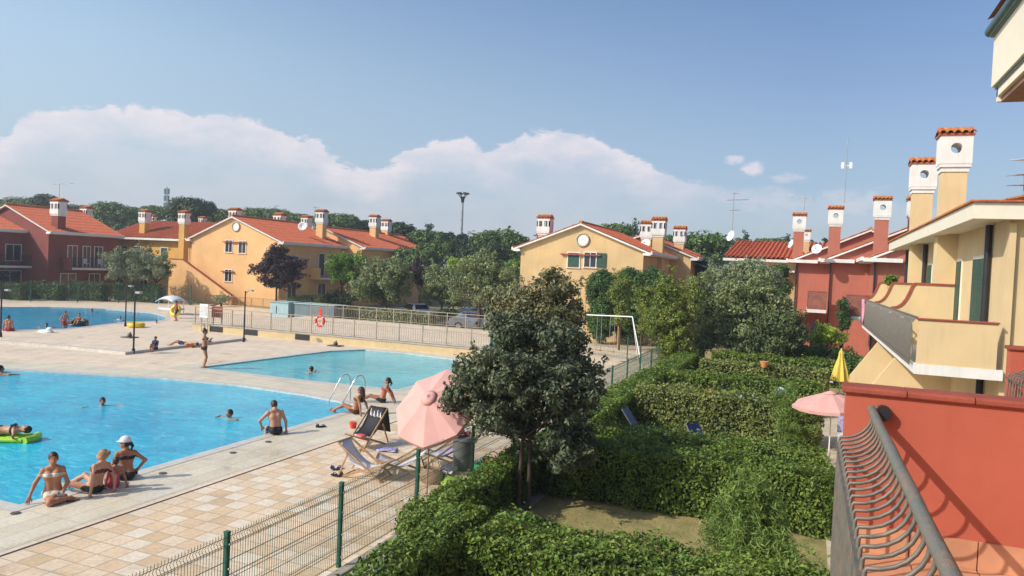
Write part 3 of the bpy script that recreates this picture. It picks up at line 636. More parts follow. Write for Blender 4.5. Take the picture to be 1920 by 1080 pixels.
# ---- orange house (two stepped blocks), yellow wing, red houses on the far left
YO = 60
o1 = gable_house('orange gabled house with round vent and three small windows, left of centre', -60.0, -48.7, YO, 70.5, 6.5, 8.75, M['orange_stucco'], 'orange_house', xr=-54.6)
roundwin(o1, gy(443, 425, YO).x, gy(443, 425, YO).z, .42, YO)
for (px_, py_, pw) in ((429, 472, .85), (454, 474, .85), (428, 527, .85)):
    q = gy(px_, py_, YO); window(o1, 'y-', q.x, q.z, pw, 1.15, YO)
for (x, z, w) in ((-53.2+.8, 6.35, 2.9), (-54.2, 3.35, 1.6)):
    q = gy(441 if z > 5 else 428, 455 if z > 5 else 510, YO); m = MB(); m.box(q.x-w/2, YO-.22, q.z, q.x+w/2, YO, q.z+.09); m.build('window_canopy', o1, M['terracotta_cap'])
for k, (y, z) in enumerate(((62.3, 3.6), (66.8, 3.2))): window(o1, 'x+', y, z, 1.2 if k == 0 else .9, 1.5 if k == 0 else 2.3, -48.7, 'closed')
for y in (62.0, 67.0): window(o1, 'x+', y, .6, 1.3, 1.7, -48.7)
def side_balcony(t, X, y0, y1, z, s=1, m_='orange_stucco', depth=1.3):
    m = MB(); m.box(X, y0, z-.2, X+s*depth, y1, z); b = m.build('balcony', t, M['white_plaster'])
    m = MB(); m.beam((X+s*depth, y0, z+1), (X+s*depth, y1, z+1), .05, .05); m.beam((X+s*depth, y0, z+.12), (X+s*depth, y1, z+.12), .04, .04)
    for k in range(int((y1-y0)/.16)+1): y = y0+k*.16; m.beam((X+s*depth, y, z), (X+s*depth, y, z+1), .02, .02)
    m.build('railing', b, M['dark_metal'])
    for ya in (y0-.15, y1): m = MB(); m.box(X, ya, z-.2, X+s*depth, ya+.15, z+1.0); m.build('side_wall', b, M[m_])
side_balcony(o1, -48.7, 65.0, 69.5, 3.0)
q = gy(446, 405, YO+3); chimney(o1, gy(441, 405, YO+4).x, YO+4, 7.0, gy(441, 390, YO+4).z, .85, M['orange_stucco'], 'slots')
for (px_, py_, dy) in ((604, 393, 69),): q = gy(px_, py_, dy); chimney(o1, q.x, dy, 5.5, q.z, .85, M['orange_stucco'], 'slots')
q = gy(546, 400, 72); chimney(o1, q.x, 70, 6.5, gy(546, 400, 70).z, .9, M['orange_stucco'], 'slots')
q = gy(357, 395, 62); chimney(o1, q.x, 61.2, 3.0, gy(357, 395, 61.2).z, .75, M['yellow_stucco'], 'slots')
o2 = gable_house('second orange block of the stepped row, behind the bright green tree', -56.5, -46.3, 70.8, 88, 6.5, 8.4, M['orange_stucco'], 'orange_house')
for (px_, py_, dy) in ((703, 403, 78.5), (725, 411, 84)): q = gy(px_, py_, dy); chimney(o2, q.x, dy, 5.6, q.z, .85, M['orange_stucco'], 'slots')
q = gy(575, 404, 74); chimney(o2, q.x, 74, 6.5, q.z, .8, M['orange_stucco'], 'slots')
for y in (75.5, 82, 86): window(o2, 'x+', y, 3.5, 1.3, 1.6, -46.3, 'closed')
side_balcony(o2, -46.3, 73.2, 77.6, 3.0)
# outside stair with sloping parapet on the gable
t = o1; m = MB(); a = gy(345, 487, YO-1.2); b = gy(430, 562, YO-1.2)
m.prism([(a.x-1.8, 0, 0), (b.x+.4, 0, 0), (b.x+.4, 0, .9), (a.x, 0, a.z), (a.x-1.8, 0, a.z)], (0, YO-1.4, 0), (0, YO-1.2, 0)); st = m.build('stair', t, M['orange_stucco'])
m = MB(); m.beam((a.x, YO-1.3, a.z+.04), (b.x+.4, YO-1.3, .94), .3, .08); m.beam((a.x-1.8, YO-1.3, a.z+.04), (a.x, YO-1.3, a.z+.04), .3, .08); m.build('stair_cap', st, M['terracotta_cap'])
m = MB()
for k in range(12): m.box(a.x+k*.45, YO-1.2, 0, a.x+(k+1)*.45, YO, max(.15, a.z-.9-k*.32))
m.build('step', st, M['concrete'])
# yellow wing: ridge along X
t = thing('yellow_house', 'yellow two storey house wing with long tiled roof behind the olive tree', 'house', (-66, 66, 0)); Y1 = 62.5
m = MB(); m.box(-73.5, Y1, 0, -60.1, Y1+9, 6.45); m.build('wall', t, M['yellow_stucco'])
m = MB(); roof_sheet(m, (-75, Y1-.6, 6.45), (-60.3, Y1-.6, 6.45), (-60.3, Y1+5, 8.6), (-75, Y1+5, 8.6)); roof_sheet(m, (-75, Y1+10, 6.5), (-60.3, Y1+10, 6.5), (-60.3, Y1+5, 8.6), (-75, Y1+5, 8.6)); ro = m.build('roof', t, M['terracotta'])
m = MB(); m.box(-75, Y1-.72, 6.2, -60.1, Y1-.02, 6.42); m.build('eaves', ro, M['white_plaster'])
for px_ in (233, 258, 308, 348): q = gy(px_, 470, Y1); window(t, 'y-', q.x, 3.9, .9, 1.5, Y1, 'closed')
for px_ in (225, 270, 330): q = gy(px_, 530, Y1); window(t, 'y-', q.x, .4, 1.1, 1.9, Y1)
m = MB(); m.box(-70, Y1-1.3, 2.85, -61, Y1, 3.0); b_ = m.build('balcony', t, M['white_plaster']); m = MB(); m.box(-70, Y1-1.3, 3.0, -61, Y1-1.18, 3.95); m.build('parapet', b_, M['yellow_stucco'])
for px_, w in ((272, .8), (163, .9)): q = gy(px_, 393 if px_ > 200 else 387, Y1+1.0 if px_ > 200 else 66); chimney(t, q.x, q.y, 3.2 if px_ > 200 else 6.8, q.z, w, M['yellow_stucco'], 'slots')
for px_, py_ in ((287, 402), (380, 405)): q = gy(px_, py_, 70); chimney(t, q.x, 70, 7.0, q.z, .6, M['white_plaster'], 'slots')
# red houses, facades facing +X
r1 = gable_house('red house with balcony of white plastic chairs on the far left', -82, -70, 51.6, 59.6, 6.5, 8.9, M['far_red_stucco'], 'red_house', xr=-76)
for (y, w) in ((54.2, 1.0), (55.8, .8), (57.2, .9)): window(r1, 'x+', y, 3.05, w, 2.1, -70)
for (y, w) in ((53.8, 1.6), (56.8, 1.2)): window(r1, 'x+', y, .2, w, 2.1, -70)
side_balcony(r1, -70, 53.2, 59.2, 2.95, 1, 'far_red_stucco')
q = gy(111, 373, 53.2); chimney(r1, q.x, 53.2, 5.6, q.z, .95, M['far_red_stucco'], 'slots')
r0 = gable_house('red house cut off by the left edge of the view', -86, -73.6, 40, 53.2, 6.5, 8.6, M['far_red_stucco'], 'red_house', xr=-79.8)
window(r0, 'x+', 50.6, 3.5, 1.5, 1.5, -73.6); window(r0, 'x+', 50.3, .2, 2.2, 2.2, -73.6); window(r0, 'x+', 46.5, 3.1, 1.2, 2.0, -73.6)
side_balcony(r0, -73.6, 47.5, 52.8, 2.95, 1, 'far_red_stucco')
for k, (y, lab) in enumerate(((55.3, 'left white plastic chair on the far red balcony'), (57.0, 'right white plastic chair on the far red balcony'))):
    t = thing('plastic_chair', lab, 'chair', (-69.3, y, 2.95), 0, 'white plastic chairs on the far balcony')
    m = MB(); m.box(-69.55, y-.24, 3.37, -69.05, y+.24, 3.42); m.build('seat', t, M['white_paint']); m = MB(); m.box(-69.58, y-.24, 3.42, -69.53, y+.24, 3.9); m.build('backrest', t, M['white_paint'])
    for sx in (-.2, .2):
        for sy in (-.2, .2): m = MB(); m.beam((-69.3+sx, y+sy, 2.95), (-69.3+sx, y+sy, 3.37), .05, .05); m.build('leg', t, M['white_paint'])

# ---- ochre gable house in the middle
c1 = gable_house('ochre gabled house with open green shutter, in the middle distance', -20.1, -10.9, 52, 62.5, 6.5, 8.25, M['ochre_stucco'], 'ochre_house', xr=-15.5)
q = gy(1093, 450, 52); roundwin(c1, q.x, q.z, .42, 52)
for px_, sh in ((1075, 'closed'), (1106, 'half')): q = gy(px_, 500, 52); window(c1, 'y-', q.x, q.z, .85, 1.0, 52, sh)
q = gy(1092, 479, 52); m = MB(); m.box(q.x-1.6, 51.78, q.z, q.x+1.4, 52, q.z+.09); m.build('window_canopy', c1, M['terracotta_cap'])
for px_, py_, dy in ((1023, 403, 54), (1237, 407, 57.5), (1215, 414, 61)): q = gy(px_, py_, dy); chimney(c1, q.x, dy, 5.4, q.z, .8, M['ochre_stucco'], 'slots')
for y in (54.5, 58): window(c1, 'x+', y, 3.3, .9, 2.0, -10.9, 'closed')
c2 = gable_house('ochre house block stepped behind the open green shutter house', -17.5, -9.2, 62.8, 74, 6.5, 8.1, M['ochre_stucco'], 'ochre_house')
q = gy(1276, 424, 66); chimney(c2, q.x, 66, 5.6, q.z, .8, M['ochre_stucco'], 'slots')
m = MB(); a = gy(1283, 492, 62); m.prism([(a.x-.2, 0, a.z+.3), (a.x+1.9, 0, a.z-.35), (a.x+1.9, 0, a.z-.42), (a.x-.2, 0, a.z+.22)], (0, 62.9, 0), (0, 66, 0)); tag(m.build('awning', None, M['green_shutter']), 'dark green awning sticking out right of the ochre house', 'awning')
dish('white satellite dish between the chimneys of the ochre house', gy(1211, 470, 60), .42, (-.3, -1, .5), .5)
dish('white satellite dish low on the left wall of the ochre house', gy(981, 512, 52.5), .36, (-1, -.25, .3), .3)
dish('grey satellite dish beside the roof of the orange house', gy(568, 432, 66), .5, (.3, -1, .3), .4)

# ---- red stepped row on the right, seen gable side on
def stepped(label, x0, y0, y1, chim):
    t = gable_house(label, x0, x0+9.5, y0, y1, 6.55, 8.7, M['far_red_right'], 'red_house', over=.7, group=None)
    m = MB(); m.box(x0-.72, y0-.75, 6.27, x0+1.35, y0-.01, 6.5); m.build('eave_return', t, M['white_plaster'])
    q = gy(*chim[:2], y0+.1); chimney(t, q.x, y0+.12, 2.0 if chim[2] else 6.5, q.z, .72, M['far_red_right'], 'round', d=.6)
    m = MB(); m.cyl((x0-.06, y0-.12, 0), (x0-.06, y0-.12, 6.3), .05, n=8); m.build('downpipe', t, M['dark_metal'])
    return t
mat('far_red_right', (.46, .155, .105), rough=.9, var=.06, scale=.8, stain=.2)
s1 = stepped('red stepped house nearest the beige house, tall round-holed chimney', 3.6, 49.3, 55, (1656, 367, 0))
s2 = stepped('red stepped house second in the row, balcony over a dark doorway', 1.3, 54.6, 59.5, (1568, 385, 0))
s3 = stepped('red stepped house at the left end of the right-hand row', -.9, 59.2, 66, (1500, 398, 0))
mat('brown_panel', (.30, .12, .085), rough=.8, var=.15)
def box_balcony(t, x0, x1, y0, z, m_):
    m = MB(); m.box(x0, y0, z-.22, x1, y0+4.2, z); b = m.build('balcony', t, M['white_plaster'])
    m = MB(); m.box(x0+.05, y0, z, x1, y0+.14, z+1.15); m.build('side_wall', b, M[m_]); m = MB(); m.box(x0+.05, y0-.01, z+1.15, x1, y0+.15, z+1.22); m.build('wall_cap', b, M['terracotta_cap'])
    m = MB(); m.beam((x0+.05, y0, z+1.0), (x0+.05, y0+4.2, z+1.0), .05, .05)
    for k in range(28): m.beam((x0+.05, y0+.15*k, z), (x0+.05, y0+.15*k, z+1), .02, .02)
    m.build('railing', b, M['dark_metal'])
q = gy(1512, 580, 54); box_balcony(s2, gy(1512, 580, 53.6).x, gy(1549, 580, 53.6).x, 53.6, 3.1, 'brown_panel')
box_balcony(s1, gy(1583, 580, 46).x, gy(1640, 580, 46).x, 46, 3.1, 'brown_panel')
m = MB(); m.box(.2, 54.55, 0, 1.2, 54.6, 2.2); m.build('door', s2, M['glass_dark'])
for (a, b, c, dd) in ((1490, 573, 1512, 46),): 
    m = MB(); p = gy(1495, 590, 58); m.prism([(p.x-.6, 0, 2.2), (p.x+1.6, 0, 2.95), (p.x+1.6, 0, 3.05), (p.x-.6, 0, 2.3)], (0, 57.6, 0), (0, 59.1, 0)); m.build('porch_roof', s3, M['terracotta_cap'])
dish('white satellite dish on the red row beside the second chimney', gy(1532, 478, 53), .34, (-.4, -1, .4), .35)
dish('white satellite dish just left of the first red chimney', gy(1485, 468, 62), .36, (-1, -.5, .4), .4)
dish('large white satellite dish on the left end of the red tiled roof', gy(1372, 455, 64), .46, (-.9, -.8, .4), .5)
# cross roof with visible tile ribs
t = thing('tiled_house', 'low white-eaved house with ribbed red tile roof behind the big grey-green bush', 'house', (-3.5, 70, 0))
m = MB(); m.box(-6.3, 67, 0, 5, 74, 6.5); m.build('wall', t, M['ochre_stucco'])
m = MB(); roof_sheet(m, (-7, 66.2, 6.75), (5.5, 66.2, 6.75), (5.5, 70.5, 8.35), (-6.2, 70.5, 8.35), pitch=.36, amp=.09); roof_sheet(m, (-7, 75, 6.75), (5.5, 75, 6.75), (5.5, 70.5, 8.35), (-6.2, 70.5, 8.35), pitch=.36, amp=.09); ro = m.build('roof', t, M['terracotta'])
m = MB(); m.box(-7, 66.0, 6.4, 5.5, 66.9, 6.62); m.box(-6.6, 65.9, 5.6, -1.2, 66.95, 5.75); m.build('eaves', ro, M['white_plaster'])
q = gy(1513, 428, 68); chimney(t, q.x, 68, 7.0, q.z, .5, M['ochre_stucco'], 'round')
window(t, 'y-', -4.2, 3.5, 1.2, 1.6, 67, 'open')

# ---- beige house on the right with long balcony
t = thing('beige_house', 'beige house with two tall round-holed chimneys and long balcony at right', 'house', (4, 27, 0)); XF, XE, YA, YB = 3.85, 3.12, 18.55, 36
m = MB(); m.use(M['beige_stucco']); m.box(XF, YA, 0, 14, YB, 6.5); wo = m.build('wall', t)
for y in (24.7, 30.7): m = MB(); m.box(3.33, y-.3, 3.31, XF+.004, y+.3, 6.499); m.build('pilaster', t, M['beige_stucco'])
m = MB(); m.box(XE, YA-.35, 6.46, 14, YA-.02, 6.80); m.box(XE, YA-.02, 6.46, XE+.35, YB+.3, 6.80); m.use(M['cream_paint']); m.box(XE+.35, YA-.02, 6.502, XF+.3, YB+.3, 6.56)
m2 = m; 
m = MB(); m.box(XE-.06, YA-.42, 6.81, 14, YA-.0, 6.85); m.box(XE-.06, YA+.002, 6.812, XE+.4, YB+.4, 6.852)
roof_sheet(m, (XE+.7, YA+.1, 6.88), (XE+.7, YB+.3, 6.88), (9.2, YB+.3, 8.6), (9.2, YA+5, 8.6)); roof_sheet(m, (14, YA-.3, 6.88), (14, YB+.3, 6.88), (9.2, YB+.3, 8.6), (9.2, YA+5, 8.6)); ro = m.build('roof', t, M['terracotta'])
m2.build('eaves', ro, M['cream_paint'])
a = MB(); p0 = gy(1868, 402, 24); p1 = gy(1925, 383, 24); a.beam(p0, p1+(p1-p0)*1.5, .5, .10); a.build('roof_verge', ro, M['terracotta'])
chimney(ro, 3.66, 24.7, 6.5, 9.60, .63, M['beige_stucco'], 'round', d=.6, near=True)
chimney(ro, 3.61, 30.7, 6.5, 9.66, .64, M['beige_stucco'], 'round', d=.6, near=True)
q = gy(1748, 368, 44); chimney(s1, q.x, 50.5, 6.5, gy(1748, 368, 50.5).z, .7, M['far_red_right'], 'round', d=.6)
def door(parent, y0, y1, z0=3.3, z1=5.72, sh=True):
    m = MB(); m.box(XF-.03, y0-.08, z0, XF, y0, z1+.08); m.box(XF-.03, y1, z0, XF, y1+.08, z1+.08); m.box(XF-.03, y0, z1, XF, y1, z1+.08); o = m.build('door', parent, M['cream_paint'])
    m = MB(); n = 2
    for k in range(n): a = y0+(y1-y0)*k/n; m.box(XF-.05, a+.01, z0, XF-.012, y0+(y1-y0)*(k+1)/n-.01, z1)
    for k in range(22): z = z0+.1+k*(z1-z0-.2)/22; m.box(XF-.058, y0+.06, z, XF-.05, y1-.06, z+.04)
    m.build('shutter', o, M['green_shutter'])
door(t, 20.35, 21.9); door(t, 23.55, 24.2); door(t, 26.6, 27.8); door(t, 28.9, 29.8); door(t, 32.2, 33.4)
for (x, y) in ((XF-.09, 20.0), (XF-.09, 30.15), (XF-.09, 35.4)): m = MB(); m.cyl((x, y, 0), (x, y, 6.46), .075, n=10); m.build('downpipe', t, M['dark_metal'])
m = MB(); m.box(XF+.0, YA-.09, 3.1, XF+.12, YA-.0, 6.4); m.build('corner_strip', t, M['beige_stucco'])
b = thing('balcony', 'long beige balcony with curved divider walls and netted railing', 'balcony', (2.2, 18.3, 3.2))
m = MB(); m.box(2.2, 18.28, 3.08, XF-.005, 35.75, 3.30); m.build('slab', b, M['white_plaster'])
m = MB(); m.box(2.24, 18.30, 3.30, 3.72, 18.44, 4.27); w_ = m.build('side_wall', b, M['beige_stucco']); m = MB(); tilecap(m, 2.2, 3.74, 18.27, 18.47, 4.26, .5); m.build('wall_cap', w_, M['terracotta_cap'])
for yy in (24.24, 30.22, 35.6):
    prof = [(2.24, 4.30), (2.4, 4.33), (2.52, 4.42), (2.62, 4.58), (2.70, 4.78), (2.76, 4.96), (2.82, 5.03), (XF-.02, 5.03)]
    m = MB(); m.prism([(2.24, 0, 3.30)]+[(x, 0, z) for x, z in prof]+[(XF-.02, 0, 3.30)], (0, yy, 0), (0, yy+.14, 0)); w_ = m.build('divider_wall', b, M['beige_stucco'])
    m = MB()
    for i in range(len(prof)-1): m.beam((prof[i][0], yy+.07, prof[i][1]+.02), (prof[i+1][0], yy+.07, prof[i+1][1]+.02), .2, .06)
    m.build('wall_cap', w_, M['terracotta_cap'])
m = MB(); m.use(M['bar_iron']); 
m.tube([(2.22, 18.45, 4.30), (2.22, 35.6, 4.30)], .028, 8)
for k in range(150): y = 18.5+k*.114; m.tube([(2.22, y, 4.3), (2.12, y, 4.17), (2.12, y, 3.25)], .011, 5, False)
m.beam((2.12, 18.45, 3.35), (2.12, 35.6, 3.35), .02, .03)
rl = m.build('railing', b)
mat('net', (.10, .085, .06), rough=.95, var=.35, scale=2.2, col2=(.40, .36, .28), bump=.5, detail=8)
m = MB(); vs = []; N_ = 90
for j in range(5):
    for i in range(N_+1): y = 18.6+i*(16.9/N_); vs.append((2.15+.018*math.sin(i*1.7+j)+.02*math.sin(i*.41), y, 3.36+j*.21+(.04*math.sin(i*.8) if j == 4 else 0)))
m.add(vs, [(j*(N_+1)+i, j*(N_+1)+i+1, (j+1)*(N_+1)+i+1, (j+1)*(N_+1)+i) for j in range(4) for i in range(N_)], True); o = m.build('privacy_net', b, M['net']); q = o.modifiers.new('thickness', 'SOLIDIFY'); q.thickness = .012
# buttress-like sloping walls under the balcony
for yy, h in ((24.4, 3.05), (30.3, 3.05), (18.6, 0)):
    if h: m = MB(); m.prism([(1.55, 0, .0), (1.55, 0, 1.55), (2.55, 0, h), (XF, 0, h), (XF, 0, 0)], (0, yy-.1, 0), (0, yy+.15, 0)); m.build('garden_wall', t, M['beige_stucco'])
for y in (20.6, 26.6): m = MB(); m.box(XF-.04, y, .1, XF-.005, y+1.4, 2.3); m.build('ground_door', t, M['green_shutter'])
m = MB(); q = gy(1630, 590, 34); vs = []
m = MB(); 
for j in range(6):
    for i in range(5): vs.append((2.07+.03*math.sin(i*1.5+j*.7), 33.4+i*.22+.04*math.sin(j), 4.33-j*.19))
m.add(vs, [(j*5+i, j*5+i+1, (j+1)*5+i+1, (j+1)*5+i) for j in range(5) for i in range(4)], True); mat('towel_pink', (.80, .30, .42), rough=.9)
o = m.build('towel', None, M['towel_pink']); o.modifiers.new('thickness', 'SOLIDIFY').thickness = .02; tag(o, 'pink towel hanging over the end of the long beige balcony railing', 'towel')
antenna('tall thin aerial mast with two white panels behind the red row', gy(1583, 380, 58), 4.6, [])
q = gy(1588, 303, 58); m = MB(); m.box(q.x-.36, 57.9, q.z-.5, q.x-.16, 58.05, q.z-.05); m.box(q.x+.16, 57.9, q.z-.5, q.x+.36, 58.05, q.z-.05); m.beam((q.x-.4, 58, q.z-.28), (q.x+.4, 58, q.z-.28), .04, .04)
an = [o for o in bpy.data.objects if o.name.startswith('tv_antenna')][-1]; m.build('panel', an, M['white_paint'])
antenna('thin aerial above the sea-facing pines right of centre', gy(1372, 450, 68), gy(1374, 360, 68).z-gy(1372, 450, 68).z, [(4.1, 1.2, 1.2, 6), (3.5, 1.9, .5, 7), (2.6, .9, .5, 4)])
antenna('aerial with a short boom on the chimney of the far red house', gy(111, 372, 53.2), 1.5, [(1.45, 1.9, .3, 3)])
antenna('aerial cut by the right edge above the beige house', gy(1918, 385, 26), 1.5, [(1.35, .6, 1.0, 4), (.9, 1.0, .6, 5), (.6, .8, .8, 4)])
antenna('small aerial on the orange roof left of centre', gy(517, 410, 72), 1.6, [(1.5, .5, .5, 3)])
antenna('short aerial behind the orange house chimneys', gy(590, 405, 72), 1.1, [(1.0, .7, .4, 4)])
antenna('faint low aerial over the stepped red roofs', gy(1508, 395, 70), 1.2, [(1.1, 2.3, 2.9, 5)])
exec_hook = None
# ------------------------------------------------------------------ raised terrace with railing
TY = 37.2
t = thing('raised_terrace', 'low raised terrace with yellow wall and dark vents behind the pools', 'terrace', (-27, 45, 0))
mat('terrace_yellow', (.58, .46, .26), rough=.85, var=.06, stain=.1)
m = MB(); m.box(-36.9, TY, -.01, -15.5, TY+.35, .40); w_ = m.build('wall', t, M['terrace_yellow'])
m = MB(); m.box(-36.95, TY-.04, .40, -15.45, TY+.4, .47); m.build('wall_cap', w_, M['concrete'])
for px_ in (405, 470, 567): q = gy(px_, 632, TY); m = MB(); m.box(q.x-.52, TY-.03, .04, q.x+.52, TY+.01, .36); v_ = m.build('vent', t, M['dark_metal'])
m = MB(); m.box(-36.9, TY+.4, -.01, -15.5, 49.5, .38); m.build('floor', t, M['deck_stone'])
def railing(name, label, p0, p1, z, n, mat_, h=1.05, group=None, gap=.14, foot=.5):
    t = thing(name, label, 'railing', (p0[0], p0[1], z), 0, group); a = Vector((*p0, z)); b = Vector((*p1, z))
    for i in range(n+1):
        p = a.lerp(b, i/n); m = MB(); m.box(p.x-.03, p.y-.03, z-foot, p.x+.03, p.y+.03, z+h); m.build('post', t, M[mat_])
    for i in range(n):
        p = a.lerp(b, i/n); q = a.lerp(b, (i+1)/n); m = MB(); up = Vector((0, 0, 1))
        m.beam(p+up*(h-.02), q+up*(h-.02), .045, .045); m.beam(p+up*.8, q+up*.8, .03, .03) if h > 1 else None; m.beam(p+up*.12, q+up*.12, .03, .03); k = int((q-p).length/gap)
        for j in range(1, k): r = p.lerp(q, j/k); m.beam(r+up*.12, r+up*.8, .016, .016)
        m.build('railing_panel', t, M[mat_])
    return t
mat('tan_metal', (.40, .33, .24), rough=.5, var=.1, metal=.2)
railing('terrace_railing', 'tan metal railing along the front of the raised terrace', (-36.8, TY+.08), (-15.6, TY+.08), .47, 14, 'tan_metal')
railing('terrace_railing', 'tan metal railing along the back of the raised terrace', (-36.8, 49.4), (-15.6, 49.4), .38, 14, 'tan_metal')
t = thing('life_ring', 'orange red life ring hanging on the terrace railing', 'life ring', (0, 0, 0)); q = gy(600, 602, TY-.05); t.location = q
m = MB(); m.tube([(q.x+.29*math.cos(a), TY-.06, q.z+.29*math.sin(a)) for a in [2*math.pi*k/20 for k in range(21)]], .075, 8, False); m.build('ring', t, M['red_plastic'])
m = MB()
for a in (.8, 2.4, 3.9, 5.5): m.cyl((q.x+.29*math.cos(a)-.03*math.sin(a), TY-.06, q.z+.29*math.sin(a)+.03*math.cos(a)), (q.x+.29*math.cos(a)+.03*math.sin(a), TY-.06, q.z+.29*math.sin(a)-.03*math.cos(a)), .08, n=8)
m.build('band', t, M['white_paint']); m = MB(); m.box(q.x-.1, TY-.04, q.z+.3, q.x+.06, TY-.0, q.z+.75); m.build('holder', t, M['red_plastic'])
# information boards at the terrace corner
q = gy(383, 583, 37.0); t = thing('notice_board', 'white framed notice board on posts at the left terrace corner', 'board', (q.x, 37.0, 0))
m = MB(); m.box(q.x-.33, 36.96, q.z-.42, q.x+.33, 37.02, q.z+.44); m.build('board', t, M['white_paint'])
m = MB(); m.box(q.x-.27, 36.945, q.z-.3, q.x+.27, 36.955, q.z+.3); 
mat('paper', (.62, .62, .60), rough=.8, var=.25, scale=9, col2=(.35, .36, .4)); m.build('paper', t, M['paper'])
for s in (-.25, .25): m = MB(); m.box(q.x+s-.03, 37.02, 0, q.x+s+.03, 37.07, q.z+.4); m.build('leg', t, M['grey_metal'])
q = gy(408, 585, 37.6); t = thing('notice_board', 'dark red panel beside the white notice board', 'board', (q.x, 37.6, 0)); mat('dull_red', (.28, .05, .04), rough=.6)
m = MB(); m.box(q.x-.42, 37.52, q.z-.35, q.x+.42, 37.58, q.z+.35); m.build('board', t, M['dull_red']); 
for s in (-.36, .36): m = MB(); m.box(q.x+s-.03, 37.58, .38, q.x+s+.03, 37.63, q.z+.3); m.build('leg', t, M['grey_metal'])
# blue cabins behind
for (xa, xb, yt, mm, lb) in ((506, 540, 573, 'light_blue_paint', 'pale blue metal cabinet behind the terrace railing'), (552, 626, 574, 'blue_grey_paint', 'long blue-grey metal cabinet with pale lid behind the terrace railing')):
    a = gy(xa, 590, 50.5); b = gy(xb, 590, 50.5); t = thing('cabinet', lb, 'cabinet', ((a.x+b.x)/2, 51, 0)); m = MB(); m.box(a.x, 50.5, .0, b.x, 52.2, 1.2); m.build('body', t, M[mm])
    m = MB(); m.box(a.x-.06, 50.42, 1.2, b.x+.06, 52.3, 1.26); m.build('lid', t, M['light_blue_paint'])
    m = MB(); m.box((a.x+b.x)/2-.3, 50.47, .3, (a.x+b.x)/2-.25, 50.5, .9); m.build('handle', t, M['dark_metal'])
# ------------------------------------------------------------------ lamp posts, mast
def lamp(label, x, y, h, arm=(.35, -.1), shade=True, r=.045):
    t = thing('lamp_post', label, 'lamp post', (x, y, 0), 0, 'dark lamp posts on the pool deck'); m = MB(); m.cyl((x, y, 0), (x, y, h), r, r*.8, 10); m.cyl((x, y, 0), (x, y, .25), r*1.8, r*1.6, 10); m.build('pole', t, M['dark_metal'])
    m = MB(); m.tube([(x, y, h-.15), (x+arm[0]*.5, y+arm[1]*.5, h-.02), (x+arm[0], y+arm[1], h)], .02, 6); m.build('arm', t, M['dark_metal'])
    m = MB(); m.box(x+arm[0]-.14, y+arm[1]-.1, h-.02, x+arm[0]+.14, y+arm[1]+.1, h+.08); m.build('lamp_head', t, M['grey_metal'])
    return t
q = gz(250, 663); lamp('tall dark lamp post at the near corner of the terrace kerb', q.x, q.y, 2.95)
q = gz(457, 641); lamp('dark lamp post standing before the terrace vents', q.x, q.y, 2.95, (.3, .1))
q = gz(235, 612); lamp('thin dark lamp post beside the yellow ring at the far pool', q.x, q.y, 2.6, (.05, .3))
q = gz(1, 632); lamp('dark lamp post at the very left edge of the view', q.x, q.y, 2.5, (.05, .3))
p = gy(868, 362, 105); t = thing('floodlight_mast', 'tall pale floodlight mast with a crown of lamps above the trees', 'light mast', (p.x, 105, 0))
m = MB(); m.cyl((p.x, 105, 0), (p.x, 105, p.z-.7), .32, .18, 12); m.build('pole', t, M['grey_metal'])
for k in range(6):
    a = k*math.pi/3+.3; e = Vector((p.x+.75*math.cos(a), 105+.75*math.sin(a), p.z-.15)); m = MB(); m.tube([(p.x, 105, p.z-1.2), e], .05, 5); m.box(e.x-.2, e.y-.2, e.z-.05, e.x+.2, e.y+.2, e.z+.22); m.build('lamp', t, M['dark_metal'])
m = MB(); m.cyl((p.x, 105, p.z-1.5), (p.x, 105, p.z-.6), .2, .35); m.build('collar', t, M['dark_metal'])
p = gy(313, 350, 150); t = thing('telecom_mast', 'distant lattice telecom mast above the pines on the left', 'mast', (p.x, 150, 0))
m = MB(); m.cyl((p.x, 150, 0), (p.x, 150, p.z), .3, .15, 8); m.build('pole', t, M['grey_metal'])
for dz in (.9, 2.7, 4.6):
    for s in (-.55, .55): m = MB(); m.box(p.x+s-.25, 149.8, p.z-dz-1.1, p.x+s+.25, 150.2, p.z-dz+.4); m.build('panel', t, M['gutter_teal'])
